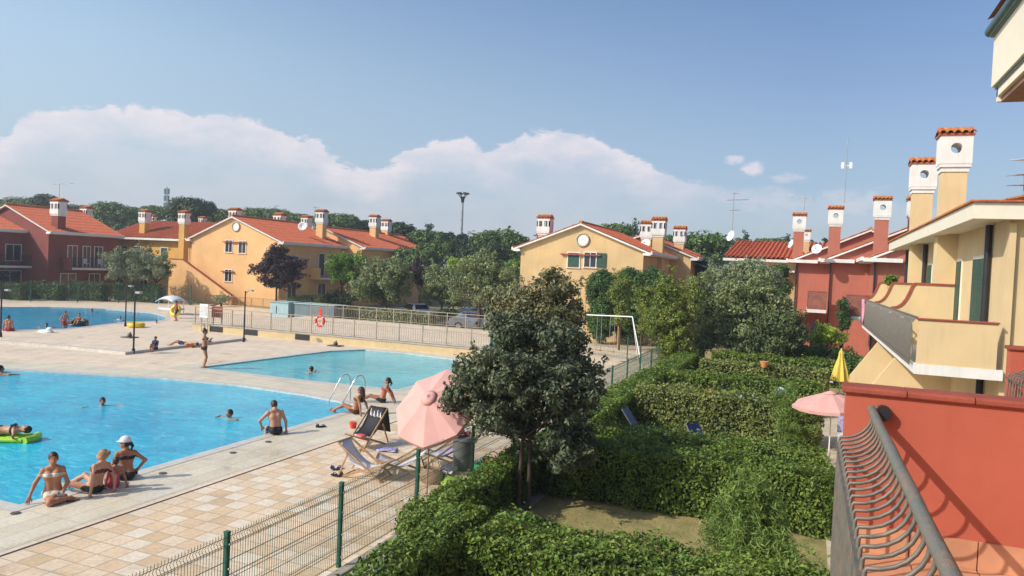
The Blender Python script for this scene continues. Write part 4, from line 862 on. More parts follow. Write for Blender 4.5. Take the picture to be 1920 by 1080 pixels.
# ------------------------------------------------------------------ fences
def mesh_fence(label, pts, h, pitch=.05, every=2, wire=.0025, group=None, zb=0):
    t = thing('wire_fence', label, 'fence', (*pts[0], zb), 0, group)
    for i, p in enumerate(pts):
        m = MB(); m.box(p[0]-.03, p[1]-.03, zb-.05, p[0]+.03, p[1]+.03, zb+h); m.box(p[0]-.034, p[1]-.034, zb+h, p[0]+.034, p[1]+.034, zb+h+.02); po = m.build('post', t, M['green_paint'])
        if pitch < .08:
            m = MB()
            for z in (.18, .55, .92, 1.25): m.cyl((p[0]+.03, p[1], z*h/1.4), (p[0]+.055, p[1], z*h/1.4), .016, n=8)
            m.build('clamp', po, M['grey_metal'])
    for i in range(len(pts)-1):
        a = Vector((*pts[i], zb)); b = Vector((*pts[i+1], zb)); L = (b-a).length; d = (b-a)/L; s = Vector((-d.y, d.x, 0)); m = MB(); k = int(L/pitch); up = Vector((0, 0, 1)); w = wire*2
        for j in range(1, k):
            r = a+d*(j*L/k)
            if pitch < .08:
                m.beam(r+up*.05, r+up*(h-.16), w, w); m.beam(r+up*(h-.16), r+up*(h-.11)+s*.03, w, w); m.beam(r+up*(h-.11)+s*.03, r+up*(h-.06), w, w); m.beam(r+up*(h-.06), r+up*h, w, w)
            else: m.beam(r+up*.05, r+up*h, w, w)
        zz = [.08, .28, .33, .55, .75, .80, 1.0, 1.2, h-.16, h-.06] if pitch < .08 else [.1+.25*q for q in range(int(h/.25))]
        for z in zz:
            if z < h: m.beam(a+up*z, b+up*z, w*1.5, w*1.3)
        m.build('wire_panel', t, M['fence_wire'])
    return t
mat('fence_wire', (.07, .115, .08), rough=.6, var=.1, metal=.2)
mesh_fence('green wire mesh fence with green posts between pool deck and gardens', [(-6.87, 2.5), (-6.87, 5.05), (-6.87, 7.63)]+[(-6.87, 7.63+2.56*k) for k in range(1, 13)]+[(-6.9, 41.2)], 1.38)
mesh_fence('green mesh fence at the far end of the gravel path by the swings', [(-6.9, 41.2), (-9.5, 42.2), (-12.3, 43.0), (-15.2, 43.4)], 1.3, .1, wire=.004)
q0 = gz(0, 566); bf = [(-66, 43), (-64.2, 45.8), (-62.2, 48.8), (-60, 51.3), (-57.5, 53.4), (-54.5, 54.6)]
mesh_fence('green wire fence before the dark hedge at the far pool', bf, 1.9, .12, wire=.005)
railing('wooden_fence', 'low brown fence at the foot of the orange house', (-56.5, 58.6), (-46.5, 58.6), 0, 7, 'wood', .85, foot=0)
q = gy(866, 640, 37.0); t = thing('gate_post', 'broad green gate panel at the right end of the terrace wall', 'gate', (-16, 37, 0))
m = MB(); m.box(-15.6, 36.4, 0, -15.5, 36.5, 1.6); m.box(-14.0, 36.4, 0, -13.9, 36.5, 1.6); m.build('post', t, M['green_paint']); m = MB()
for k in range(14): m.box(-15.5+.107*k, 36.43, .1, -15.44+.107*k, 36.47, 1.5)
m.build('slat_panel', t, M['green_paint'])
# ------------------------------------------------------------------ swing frame and playground
pa, pb = gy(1097, 590, 42.0), gz(1204, 690); y = pb.y
t = thing('swing_set', 'white metal swing frame on the dry grass', 'swing', (pb.x, y, 0)); m = MB()
tl = gy(1095, 590, 42.5); tr_ = gy(1186, 594, 39.5)
m.tube([tl-Vector((.0, 0, 0)), tr_], .033, 8); m.build('crossbar', t, M['white_paint'])
for (a, b) in ((tr_, (pb.x+.2, 38.2, 0)), (tr_, (pb.x-.6, 41.0, 0)), (tl, (tl.x-.3, 41.3, 0)), (tl, (tl.x-.5, 44.0, 0))): m = MB(); m.tube([a, b], .03, 8); m.build('leg', t, M['white_paint'])
for f_ in (.35, .62):
    c = Vector(tl).lerp(tr_, f_); d = (Vector(tr_)-tl).normalized()*.22; m = MB(); m.tube([c-d, c-d-Vector((0, 0, 2.0))], .014, 4); m.tube([c+d, c+d-Vector((0, 0, 2.0))], .014, 4); s_ = m.build('chain', t, M['grey_metal'])
    m = MB(); m.beam(c-d-Vector((0, 0, 2.0)), c+d-Vector((0, 0, 2.0)), .2, .04); m.build('seat', t, M['wood'])
q = gz(1158, 655); t = thing('clothes_post', 'thin brown T-shaped post behind the swing frame', 'post', q); m = MB(); m.cyl(q, q+Vector((0, 0, 2.3)), .06, n=8); m.beam(q+Vector((-.35, 0, 2.1)), q+Vector((.35, 0, 2.1)), .05, .05); m.build('pole', t, M['wood'])
struct(sheet('bare_ground', [(-6.2, 44), (-6.8, 49), (-13, 54), (-19, 54.5), (-16, 50.5), (-9, 47)], [], .006, mat('bare_soil', (.50, .37, .24), rough=.95, var=.12, scale=1.2)))
struct(sheet('car_park', [(-44, 61), (-24, 52.8), (-21, 61), (-28, 75), (-45, 75)], [], .006, mat('asphalt', (.12, .115, .11), rough=.9, var=.15)))
# ------------------------------------------------------------------ parked cars
def car(label, p, hd, paint, dark=False):
    t = thing('parked_car', label, 'car', p, hd, 'cars parked behind the raised terrace'); x, y = p[0], p[1]; R_ = Matrix.Translation((x, y, 0)) @ Matrix.Rotation(hd, 4, 'Z')
    prof = [(-2.0, .32), (-2.05, .62), (-1.95, .88), (-1.55, .98), (-1.15, 1.36), (-.6, 1.47), (.3, 1.45), (.95, 1.02), (1.75, .88), (2.05, .66), (2.08, .32)]
    body = MB(); n = len(prof); ws = [.80 if z < .99 else .62 for _, z in prof]; vs = [(px_, -w, z) for (px_, z), w in zip(prof, ws)]+[(px_, w, z) for (px_, z), w in zip(prof, ws)]
    body.add(vs, [(i, (i+1) % n, n+(i+1) % n, n+i) for i in range(n)]+[tuple(range(n)), tuple(range(2*n-1, n-1, -1))]); body.xf(R_); bo = body.build('body', t, M[paint]); bo.modifiers.new('b', 'BEVEL').width = .05
    m = MB(); 
    for s in (-1, 1): m.prism([(-1.35, s*.70, 1.0), (.85, s*.74, 1.0), (.25, s*.64, 1.38), (-1.0, s*.64, 1.38)], (0, s*-.02, 0), (0, s*.035, 0))
    m.prism([(.96, -.6, 1.04), (.96, .6, 1.04), (.36, .55, 1.42), (.36, -.55, 1.42)], (.0, 0, 0), (.03, 0, .03)); m.prism([(-1.52, -.6, 1.03), (-1.52, .6, 1.03), (-1.18, .55, 1.36), (-1.18, -.55, 1.36)], (-.03, 0, .03), (0, 0, 0)); m.xf(R_); m.build('window', t, M['glass_dark'])
    for wx in (-1.25, 1.3):
        for s in (-1, 1):
            m = MB(); m.cyl((wx, s*.66, .32), (wx, s*.84, .32), .32, n=16); m.xf(R_); w_ = m.build('wheel', t, M['black_rubber']); m = MB(); m.cyl((wx, s*.835, .32), (wx, s*.85, .32), .19, n=12); m.xf(R_); m.build('rim', w_, M['grey_metal'])
    for s in (-.6, .6): m = MB(); m.ell((2.03, s, .68), (.08, .16, .09), 8, 6); m.xf(R_); m.build('headlight', t, M['white_paint'])
mat('car_silver', (.30, .33, .38), rough=.3, metal=.5); mat('car_white', (.75, .75, .75), rough=.25); mat('car_blue', (.05, .06, .14), rough=.25, metal=.3)
car('white parked car half hidden by the dark trees behind the terrace', (-32.2, 58.0, 0), 2.5, 'car_white')
car('dark blue parked car under the olive tree', (-25.8, 56.5, 0), 1.2, 'car_blue')
car('silver parked car behind the right end of the terrace railing', (-23.8, 52.6, 0), .3, 'car_silver')
# ------------------------------------------------------------------ far pines and cypresses
leafmat('pine_leaf', (.125, .20, .05), (.065, .12, .03), trans=.12, island=.35, scale=.25)
leafmat('pine_leaf_dark', (.055, .095, .035), (.03, .055, .022), trans=.1, island=.3, scale=.25)
leafmat('olive_leaf', (.30, .33, .19), (.15, .19, .095), trans=.15, island=.35, scale=.7)
leafmat('grey_green_leaf', (.29, .33, .14), (.13, .17, .065), trans=.2, island=.4, scale=.8)
leafmat('bright_leaf', (.20, .34, .05), (.09, .18, .025), trans=.3, island=.3, scale=1)
leafmat('lime_leaf', (.40, .50, .06), (.18, .28, .03), trans=.3, island=.3, scale=1)
leafmat('plum_leaf', (.065, .032, .038), (.03, .018, .024), trans=.12, island=.5, scale=1)
leafmat('oak_leaf', (.15, .175, .095), (.05, .07, .034), trans=.15, island=.5, scale=1.5)
leafmat('bronze_leaf', (.27, .25, .125), (.11, .12, .05), trans=.2, island=.45, scale=1.2)
leafmat('hedge_leaf', (.185, .26, .04), (.075, .135, .022), trans=.25, island=.45, scale=1.4)
leafmat('hedge_leaf_old', (.28, .31, .09), (.12, .16, .04), trans=.25, island=.45, scale=1.1)
leafmat('yellow_green_leaf', (.26, .30, .055), (.10, .155, .028), trans=.3, island=.4, scale=.9)
leafmat('deep_green_leaf', (.085, .165, .035), (.035, .08, .022), trans=.2, island=.4, scale=.9)
leafmat('bamboo_leaf', (.24, .33, .075), (.12, .20, .045), trans=.3, island=.35, scale=1.5)
leafmat('bush_shade_leaf', (.16, .20, .08), (.06, .09, .035), trans=.2, island=.4, scale=.8)  # darker leaves for the huge bush's shaded foot, shade painted into the colour
def blob(x, y, Y, rx, rz, ry=None):
    c = gy(x, y, Y); s = abs(gy(x+rx, y, Y).x-c.x); k = abs(gy(x, y-rz, Y).z-c.z); return (tuple(c), (s, ry if ry else s*.9, k))
pines = [(-6, 392, 105, 46, 20, 'umbrella pine at the left edge behind the red houses', 0), (60, 388, 100, 40, 20, 'umbrella pine behind the far left tiled roof', 0), (84, 380, 96, 20, 18, 'dark round pine just left of the far red chimney', 1), (140, 398, 98, 26, 16, 'low pine right of the red chimney with aerial', 1),
 (212, 397, 100, 36, 19, 'broad umbrella pine behind the far yellow chimneys', 0), (262, 400, 110, 30, 12, 'low pine behind the yellow wing roof', 0), (296, 398, 104, 26, 14, 'pine below the distant telecom mast', 0), (360, 388, 92, 38, 19, 'tall round pine rising behind the yellow chimney', 1),
 (412, 404, 100, 24, 15, 'pine beside the first orange chimney', 0), (500, 404, 112, 44, 10, 'low pine behind the orange ridge', 0), (560, 410, 112, 30, 9, 'low pine between the orange chimneys', 0), (632, 414, 106, 44, 13, 'wide pine behind the second orange roof', 0),
 (690, 424, 110, 30, 12, 'low pine behind the right orange chimneys', 1), (748, 434, 92, 34, 20, 'dark pine just right of the orange chimneys', 1), (802, 446, 88, 36, 17, 'pine left of the floodlight mast', 0), (850, 448, 98, 30, 14, 'pine at the foot of the floodlight mast', 1),
 (905, 452, 92, 26, 16, 'pine right of the floodlight mast', 0), (942, 452, 84, 50, 24, 'large umbrella pine left of the ochre house', 0), (1148, 432, 92, 38, 14, 'umbrella pine behind the ochre house roof', 0), (1240, 452, 110, 34, 13, 'pine right of the three ochre chimneys', 0),
 (1318, 454, 84, 50, 24, 'large umbrella pine between ochre and red houses', 0), (1385, 462, 120, 36, 10, 'distant pine left of the red tiled roof', 1), (1450, 456, 130, 40, 9, 'distant pine behind the red tiled roof', 0), (1520, 462, 130, 30, 9, 'distant pine behind the first red chimney', 0)]
for i, (x, y, Y, rx, rz, lb, dk) in enumerate(pines):
    b = blob(x, y, Y, rx, rz); c, r = b; H_ = c[2]-r[2]*.8
    bl = [b, ((c[0]-r[0]*.45, c[1], c[2]-r[2]*.35), (r[0]*.6, r[1]*.6, r[2]*.7)), ((c[0]+r[0]*.45, c[1]-.5, c[2]-r[2]*.3), (r[0]*.6, r[1]*.6, r[2]*.7)), ((c[0], c[1]-1, c[2]-r[2]*1.3), (r[0]*.95, r[1]*.6, r[2]*.9))]
    tree('umbrella_pine', lb, (c[0], c[1], 0), H_*.8, bl, 120, r[0]*.26, M['pine_leaf_dark' if dk else 'pine_leaf'], .40, 8, tr=.28, group='pines behind the houses', fill=.6, spread=.5, aspect=.6, up=.3, flat=.8, limbs=6, dome=True)
for (x, y, Y, w, h, lb) in ((1190, 418, 96, 9, 16, 'pointed dark conifer behind the ochre house'), (1172, 424, 96, 8, 12, 'smaller dark conifer left of the pointed one'), (805, 428, 100, 8, 14, 'narrow conifer tip in the pine belt'), (1398, 440, 120, 6, 12, 'thin conifer tip left above the red tiled roof'), (1475, 445, 125, 8, 9, 'short conifer tip above the red tiled roof'), (955, 434, 92, 7, 10, 'conifer tip behind the big pine'), (1548, 452, 120, 7, 10, 'conifer tip between the first two red chimneys')):
    b = blob(x, y, Y, w, h); c, r = b; tree('conifer', lb, (c[0], c[1], 0), c[2]*.7, [(c, r), ((c[0], c[1], c[2]-r[2]), (r[0]*1.5, r[1]*1.5, r[2]))], 26, r[0]*.5, M['pine_leaf_dark'], .35, 12, tr=.15, group='conifer tips on the skyline', limbs=4)
# a closed belt of woodland far behind
V = []
for k in range(260):
    x = -330+k*1.72+random.uniform(-1, 1); y = 150+random.uniform(-8, 30)-abs(x+60)*.06; h = random.uniform(9.5, 13.0); V.append(((x, y, h*.5), (4.0, 3, h*.5)))
vv = clumps_leaves([(np.array(c), r) for c, r in V], 1.3, 1.2, fill=.75, spread=.5, up=.3); o = np_mesh('woodland', vv, quads(len(vv)//4), [M['pine_leaf_dark']]); o['kind'] = 'stuff'; o['label'] = 'dark belt of woodland closing the horizon behind the houses'
mat('mid_ground_green', (.05, .075, .025), rough=.95, var=.3)
# ------------------------------------------------------------------ mid-distance trees
def T(name, label, base_px, Y, blobs, n, rs, lm, size, dens, **k):
    bl = [blob(*b) if len(b) > 2 and not isinstance(b[0], tuple) else b for b in [(x, y, Y+dy, rx, rz) for (x, y, dy, rx, rz) in blobs]]
    b0 = gy(base_px, 560, Y); return tree(name, label, (b0.x, Y, 0), k.pop('th', 1.5), bl, n, rs, M[lm], size, dens, **k)
T('olive_tree', 'grey-green olive tree before the yellow wing on the left', 247, 54, [(245, 487, 0, 38, 30), (215, 492, 0, 24, 24), (282, 495, 0, 28, 34), (250, 512, 0, 44, 18)], 90, .55, 'olive_leaf', .17, 60, th=2.0, tr=.22)
T('leafy_tree', 'greener tree standing just right of the far olive', 292, 56, [(295, 500, 0, 26, 36)], 40, .5, 'deep_green_leaf', .17, 50, th=1.8)
T('olive_tree', 'olive foliage entering at the left edge below the red house', -8, 50, [(-4, 500, 0, 24, 36)], 40, .5, 'olive_leaf', .17, 50, th=1.8)
T('plum_tree', 'dark purple-leaved plum tree before the orange house corner', 518, 55, [(522, 500, 0, 44, 34), (518, 476, 0, 26, 22), (545, 508, 0, 32, 34), (497, 505, 0, 24, 26), (530, 528, 0, 34, 18)], 120, .5, 'plum_leaf', .2, 55, th=2.2, tr=.12)
T('leafy_tree', 'bright green round tree before the second orange block', 638, 60, [(645, 490, 0, 34, 22), (632, 500, 0, 24, 26), (668, 488, 0, 28, 18), (650, 515, 0, 28, 16)], 80, .55, 'bright_leaf', .2, 45, th=2.4, tr=.14)
T('round_bush_tree', 'large round grey-green tree right of the bright green tree', 722, 56, [(716, 530, 0, 50, 44), (742, 500, 0, 30, 26), (690, 540, 0, 30, 36), (745, 545, 0, 26, 32)], 150, .6, 'grey_green_leaf', .2, 45, th=1.2, tr=.2)
T('leafy_tree', 'dark grey-green tree above the white parked car', 828, 58, [(828, 530, 0, 36, 40), (815, 545, 0, 26, 30), (850, 555, 0, 26, 30)], 100, .6, 'grey_green_leaf', .2, 40, th=1.4)
T('plum_tree', 'small reddish brown tree left of the dark grey-green tree', 786, 64, [(786, 510, 0, 18, 30)], 26, .5, 'plum_leaf', .22, 35, th=2)
T('leafy_tree', 'yellowish tree tip at the foot of the floodlight mast', 850, 72, [(850, 490, 0, 22, 12), (858, 500, 0, 26, 18)], 30, .6, 'lime_leaf', .25, 30, th=3)
T('olive_tree', 'broad pale olive tree behind the right end of the terrace', 900, 52, [(900, 510, 0, 52, 34), (930, 540, 0, 50, 40), (870, 540, 0, 30, 36), (960, 555, 0, 36, 40), (905, 485, 0, 26, 14)], 190, .55, 'grey_green_leaf', .19, 45, th=1.8, tr=.2)
T('leafy_tree', 'light green tree between the big pine and the ochre house', 965, 66, [(968, 500, 0, 16, 22), (950, 515, 0, 16, 18)], 26, .6, 'bright_leaf', .25, 30, th=2)
T('leafy_tree', 'green tree behind the terrace gate right of the red roofs', 790, 78, [(790, 480, 0, 40, 26), (820, 470, 0, 30, 22), (765, 500, 0, 30, 30)], 60, 1.0, 'pine_leaf', .35, 14, th=3)
T('leafy_tree', 'dark crown between the pines above the parked cars', 880, 80, [(890, 480, 0, 50, 24)], 50, 1.0, 'pine_leaf_dark', .35, 14, th=3)
T('leafy_tree', 'dark tree under the big umbrella pine', 925, 78, [(925, 480, 0, 34, 30)], 40, .9, 'pine_leaf_dark', .32, 14, th=3)
T('clipped_tree', 'tall dark green clipped evergreen left of the swing', 1130, 50, [(1128, 545, 0, 30, 44), (1128, 600, 0, 30, 44)], 240, .4, 'deep_green_leaf', .15, 80, th=.8, dome=True)
T('clipped_tree', 'tall dark green clipped evergreen behind the swing', 1180, 51, [(1180, 540, 0, 40, 40), (1180, 600, 0, 38, 46), (1158, 565, 0, 34, 54)], 360, .4, 'deep_green_leaf', .15, 80, th=.8, dome=True)
T('clipped_tree', 'dark green clipped evergreen right of the ochre wall', 1225, 51, [(1225, 535, 0, 32, 36), (1225, 590, 0, 32, 46)], 240, .4, 'deep_green_leaf', .15, 80, th=.8, dome=True)
T('young_tree', 'yellow-green young tree in front of the clipped evergreens', 1165, 47, [(1162, 540, 0, 24, 36), (1165, 585, 0, 20, 30)], 60, .4, 'yellow_green_leaf', .15, 45, th=1.2, tr=.06)
T('young_tree', 'tall slender yellow-green tree beside the fence end', 1258, 38.5, [(1255, 550, 0, 30, 54), (1240, 600, 0, 40, 44), (1276, 605, 0, 36, 50), (1262, 655, 0, 40, 44), (1300, 560, 0, 24, 44)], 420, .3, 'yellow_green_leaf', .13, 70, th=1.4, tr=.09)
T('young_tree', 'thin branchy yellow-green tree left of the tall slender one', 1205, 41, [(1212, 560, 0, 24, 38), (1215, 605, 0, 22, 34)], 90, .3, 'yellow_green_leaf', .13, 60, th=1.2, tr=.06)
T('bush_tree', 'huge grey-green bushy tree before the red stepped row', 1390, 41, [(1385, 570, 0, 66, 60), (1335, 590, 0, 50, 62), (1440, 590, 0, 62, 56), (1400, 625, 0, 80, 48), (1315, 550, 0, 36, 46), (1420, 540, 0, 50, 40), (1310, 640, 0, 36, 40)], 400, .42, 'grey_green_leaf', .16, 60, th=1.2, tr=.2)
T('bush_tree', 'shaded right foot of the huge grey-green bushy tree, its shade put into darker leaves', 1470, 40, [(1462, 610, 0, 46, 40), (1435, 640, 0, 46, 34), (1490, 630, 0, 34, 34)], 170, .4, 'bush_shade_leaf', .15, 60, th=1.0)  # lower right of the huge bush, its shade painted as a darker leaf colour
T('olive_tree', 'paler grey tree top rising behind the huge bushy tree', 1400, 49, [(1405, 505, 0, 50, 24), (1350, 520, 0, 40, 26), (1440, 520, 0, 40, 26), (1400, 540, 0, 66, 30)], 170, .5, 'olive_leaf', .18, 45, th=2.0)
T('leafy_tree', 'dark tree behind the awning of the ochre house', 1325, 66, [(1325, 500, 0, 30, 24), (1300, 510, 0, 20, 20)], 50, .7, 'pine_leaf_dark', .25, 25, th=2.4)
T('bush_tree', 'green tree under the white eaves of the tiled house', 1468, 60, [(1465, 510, 0, 18, 18), (1470, 545, 0, 20, 30), (1450, 525, 0, 20, 20)], 50, .5, 'deep_green_leaf', .2, 40, th=2)
T('lime_bush', 'bright lime green bush under the red stepped houses', 1550, 44, [(1550, 625, 0, 32, 20), (1535, 635, 0, 22, 18), (1572, 634, 0, 20, 16)], 70, .3, 'lime_leaf', .15, 70, th=.9)
T('creeper', 'dark green creeper climbing the red wall behind the lime bush', 1582, 45.5, [(1580, 580, 0, 12, 30), (1585, 610, 0, 12, 26)], 40, .28, 'deep_green_leaf', .13, 70, th=1.2)
T('shrub_tree', 'dense green shrub below the lime bush', 1520, 42, [(1520, 660, 0, 50, 18), (1570, 665, 0, 36, 16), (1480, 655, 0, 36, 22)], 120, .3, 'deep_green_leaf', .13, 70, th=.4)
T('shrub_tree', 'shrub in shade beneath the beige balcony', 1620, 37, [(1625, 690, 0, 44, 26), (1600, 680, 0, 26, 24)], 80, .28, 'deep_green_leaf', .13, 70, th=.4)
T('potted_plant', 'leafy green plant on the far balcony next to the curved wall', 1672, 33.5, [(1672, 522, 0, 16, 10), (1664, 530, 0, 10, 8)], 16, .14, 'bright_leaf', .14, 80, th=4.2, tr=.02)
T('low_shrub', 'low shrubs in shade under the second orange block', 600, 57, [(570, 562, 0, 24, 10), (600, 560, 0, 20, 12)], 40, .5, 'grey_green_leaf', .2, 30, th=.3)
T('low_shrub', 'dark shrubs between bright green tree and round tree', 640, 58, [(640, 560, 0, 34, 18)], 40, .5, 'pine_leaf_dark', .2, 30, th=.3)
T('low_shrub', 'dry pale shrub at the foot of the outside stair', 415, 56, [(415, 560, 0, 16, 9), (360, 570, 0, 16, 8)], 20, .4, 'olive_leaf', .16, 40, th=.3)
T('low_shrub', 'dark shrubs below the broad pale olive tree', 880, 55, [(850, 590, 0, 36, 12), (760, 590, 0, 34, 8)], 40, .5, 'pine_leaf_dark', .2, 30, th=.3)
hedge('hedge', 'dark hedge behind the far pool below the red houses', [(-71, 46, -66, 47.2, 1.5), (-68.5, 48.5, -64.5, 49.7, 1.6), (-66.5, 51.0, -62, 52.2, 1.7), (-64, 53.8, -58, 55.0, 1.7)], M['deep_green_leaf'], .2, 60, core=.2)
hedge('hedge', 'low clipped hedge along the car park behind the terrace', [(-40, 52.6, -27.5, 53.4, 1.05)], M['grey_green_leaf'], .16, 60)
# ------------------------------------------------------------------ garden hedges
GR = 'clipped hedges between the gardens'
H = lambda lb, bx, lf, sz, dn, **k: hedge('hedge', lb, bx, M[lf], sz, dn, GR, **k)
H('nearest hedge, L-shaped with bright new shoots at the bottom of the view', [(-5.05, 6.4, -4.5, 10.8, 1.2), (-5.95, 10.5, -5.42, 18.8, .98), (-5.5, 9.9, -5.0, 10.9, 1.1), (-4.3, 9.55, .45, 10.75, 1.15)], 'hedge_leaf', .07, 1450, wob=.09)
H('tall dense hedge across the middle of the near gardens', [(-5.2, 15.6, .6, 16.9, 1.22)], 'hedge_leaf', .074, 1100, wob=.09)
H('lower hedge running close behind the tall dense hedge', [(-5.3, 17.75, .5, 18.55, 1.18)], 'hedge_leaf', .075, 900, wob=.05)
H('long hedge along the path from the near gardens to the swing', [(-6.05, 18.85, -5.1, 30.0, 1.12), (-5.95, 30.0, -5.0, 40.5, 1.1)], 'hedge_leaf', .085, 620, wob=.06)
H('hedge with yellowed leaves and bare patches behind the blue loungers', [(-5.1, 23.9, .45, 24.9, 1.3)], 'hedge_leaf_old', .095, 640, wob=.1)
H('hedge behind the parked bicycles', [(-5.0, 29.2, .5, 30.1, 1.2)], 'hedge_leaf', .11, 420)
H('hedge between the bicycles and the yellow parasol', [(-4.4, 34.2, .9, 35.1, 1.2)], 'hedge_leaf_old', .12, 360)
H('farthest garden hedge before the huge bushy tree', [(-4.4, 38.3, 2.4, 39.2, 1.2)], 'hedge_leaf', .13, 300)
# ------------------------------------------------------------------ foreground trees and garden shrubs
tree('holm_oak', 'dark leafy holm oak with two thin trunks beside the parasol', (-5.35, 14.3, 0), 1.5,
     [blob(985, 700, 14.3, 88, 66, 1.2), blob(898, 700, 14.0, 56, 56, .8), blob(1068, 730, 14.5, 60, 78, 1.0), blob(955, 775, 14.2, 78, 54, 1.0), blob(1066, 835, 14.5, 56, 62, .8), blob(965, 625, 14.6, 58, 44, .9), blob(858, 750, 13.9, 30, 34, .5), blob(1050, 640, 14.8, 56, 40, .9)],
     560, .22, M['oak_leaf'], .09, 220, tr=.055, trunks=[(0, 0), (.17, .1)], spread=.8, aspect=.55, fill=.45, limbs=12)
tree('bronze_tree', 'bronze-green tree top rising behind the dark holm oak', (-5.5, 16.9, 0), 2.2,
     [blob(1040, 560, 16.9, 52, 58, .9), blob(985, 590, 16.8, 52, 54, .9), blob(1064, 600, 17.0, 34, 40, .8), blob(1035, 512, 16.9, 26, 18, .4), blob(940, 575, 16.8, 34, 40, .6), blob(1010, 640, 16.6, 70, 40, .9)],
     330, .2, M['bronze_leaf'], .09, 180, tr=.06, spread=.8, aspect=.5, fill=.4, limbs=10)
shrub('bamboo_shrub', 'tall feathery green shrub growing through the nearest hedge', (-.8, 11.8, 0), [blob(1400, 1000, 11.8, 80, 76, .5), blob(1395, 945, 11.8, 50, 50, .4), blob(1440, 1040, 11.6, 80, 60, .5), blob(1345, 1000, 11.9, 36, 50, .3), blob(1450, 960, 11.8, 30, 36, .3), blob(1385, 905, 11.8, 16, 30, .15), blob(1425, 915, 11.8, 14, 26, .15)], 330, .11, M['bamboo_leaf'], .13, 260, aspect=.12, up=-.2, spread=1.0, flat=2.2)
shrub('bamboo_shrub', 'feathery green shrub at the right end of the yellowed hedge', (-.55, 23.9, 0), [blob(1478, 765, 23.7, 36, 48, .4), blob(1490, 800, 23.6, 46, 36, .4), blob(1462, 740, 23.9, 14, 30, .3)], 90, .18, M['bamboo_leaf'], .13, 200, aspect=.16, spread=1.2)
shrub('yellow_shrub', 'small yellow-green shrub in the second garden corner', (-4.4, 24.6, 0), [blob(1210, 745, 24.8, 24, 24, .4)], 30, .16, M['lime_leaf'], .09, 160)
# grass tufts
n = 30000; P = np.stack([RNG.uniform(-4.4, .6, n), RNG.uniform(10.6, 24, n), np.zeros(n)+.0], 1); V = leaves(P, np.tile([1., 0, 0], (n, 1)), .05, spread=1.0, aspect=.12); leafmat('tuft', (.32, .29, .10), (.17, .19, .06), island=.4)
o = np_mesh('grass', V, quads(n), [M['tuft']]); o['kind'] = 'stuff'; o['label'] = 'short dry grass tufts of the small gardens'
# garden paving slabs
struct(sheet('garden_paving', [(.55, 8), (3.85, 8), (3.85, 34), (.55, 34)], [], .004, mat('patio_stone', (.55, .47, .36), rough=.9, var=.12, scale=2, bump=.2, stain=.2)))
# ------------------------------------------------------------------ bodies as one smooth surface
def surf_nets(D, o, h):
    """naive surface nets on a distance grid D with origin o and step h"""
    ins = D < 0; nx, ny, nz = D.shape; cs = np.zeros((nx, ny, nz, 3), np.float32); cn = np.zeros((nx, ny, nz), np.float32); edges = []
    for ax in range(3):
        sl0 = [slice(1, -1)]*3; sl0[ax] = slice(0, -1); sl1 = [slice(1, -1)]*3; sl1[ax] = slice(1, None)
        a = D[tuple(sl0)]; b = D[tuple(sl1)]; cr = (a < 0) != (b < 0); I = np.argwhere(cr); t = a[cr]/(a[cr]-b[cr]); off = np.ones(3, int); off[ax] = 0; I = I+off
        P = I.astype(np.float32); P[:, ax] += t; u, v = (ax+1) % 3, (ax+2) % 3; cells = []
        for (du, dv) in ((-1, -1), (0, -1), (0, 0), (-1, 0)):
            C = I.copy(); C[:, u] += du; C[:, v] += dv; cells.append(C); np.add.at(cs, tuple(C.T), P); np.add.at(cn, tuple(C.T), 1)
        edges.append((cells, a[cr] < 0))
    act = cn > 0; idx = np.full(D.shape, -1, np.int64); idx[act] = np.arange(act.sum()); V = cs[act]/cn[act][:, None]*h+np.array(o, np.float32); Q = []
    for cells, neg in edges:
        q = np.stack([idx[tuple(C.T)] for C in cells], 1); q[~neg] = q[~neg][:, ::-1]; Q.append(q)
    return V, np.concatenate(Q)
def sdf_field(prims, lo, hi, h, k=.03):
    n = np.ceil((hi-lo)/h).astype(int)+3; D = np.full(n, 9., np.float32); ax = [lo[i]+h*np.arange(n[i]) for i in range(3)]
    for p in prims:
        kk = k
        if p[0] == 'c': a, b, r0, r1 = np.array(p[1], float), np.array(p[2], float), p[3], p[4]; kk = p[5] if len(p) > 5 else k; mn = np.minimum(a, b)-max(r0, r1)-3*kk-h; mx = np.maximum(a, b)+max(r0, r1)+3*kk+h
        else: c, r = np.array(p[1], float), np.array(p[2], float); Rm = np.array(p[3]) if len(p) > 3 and p[3] is not None else np.eye(3); m_ = r.max(); mn = c-m_-3*kk-h; mx = c+m_+3*kk+h
        i0 = np.clip(np.floor((mn-lo)/h).astype(int), 0, n); i1 = np.clip(np.ceil((mx-lo)/h).astype(int)+1, 0, n)
        if (i1 <= i0).any(): continue
        X, Y, Z = np.meshgrid(ax[0][i0[0]:i1[0]], ax[1][i0[1]:i1[1]], ax[2][i0[2]:i1[2]], indexing='ij'); Q = np.stack([X, Y, Z], -1)
        if p[0] == 'c':
            ab = b-a; t = np.clip(((Q-a) @ ab)/(ab @ ab+1e-9), 0, 1); d = np.linalg.norm(Q-a-t[..., None]*ab, axis=-1)-(r0+(r1-r0)*t)
        else:
            L_ = (Q-c) @ Rm; q = np.linalg.norm(L_/r, axis=-1); d = (q-1)*q/(np.linalg.norm(L_/(r*r), axis=-1)+1e-6)
        s = tuple(slice(i0[i], i1[i]) for i in range(3)); A = D[s]; hh = np.clip(.5+.5*(A-d)/kk, 0, 1); D[s] = np.where(A > 5, d, A*(1-hh)+d*hh-kk*hh*(1-hh))
    return D, ax
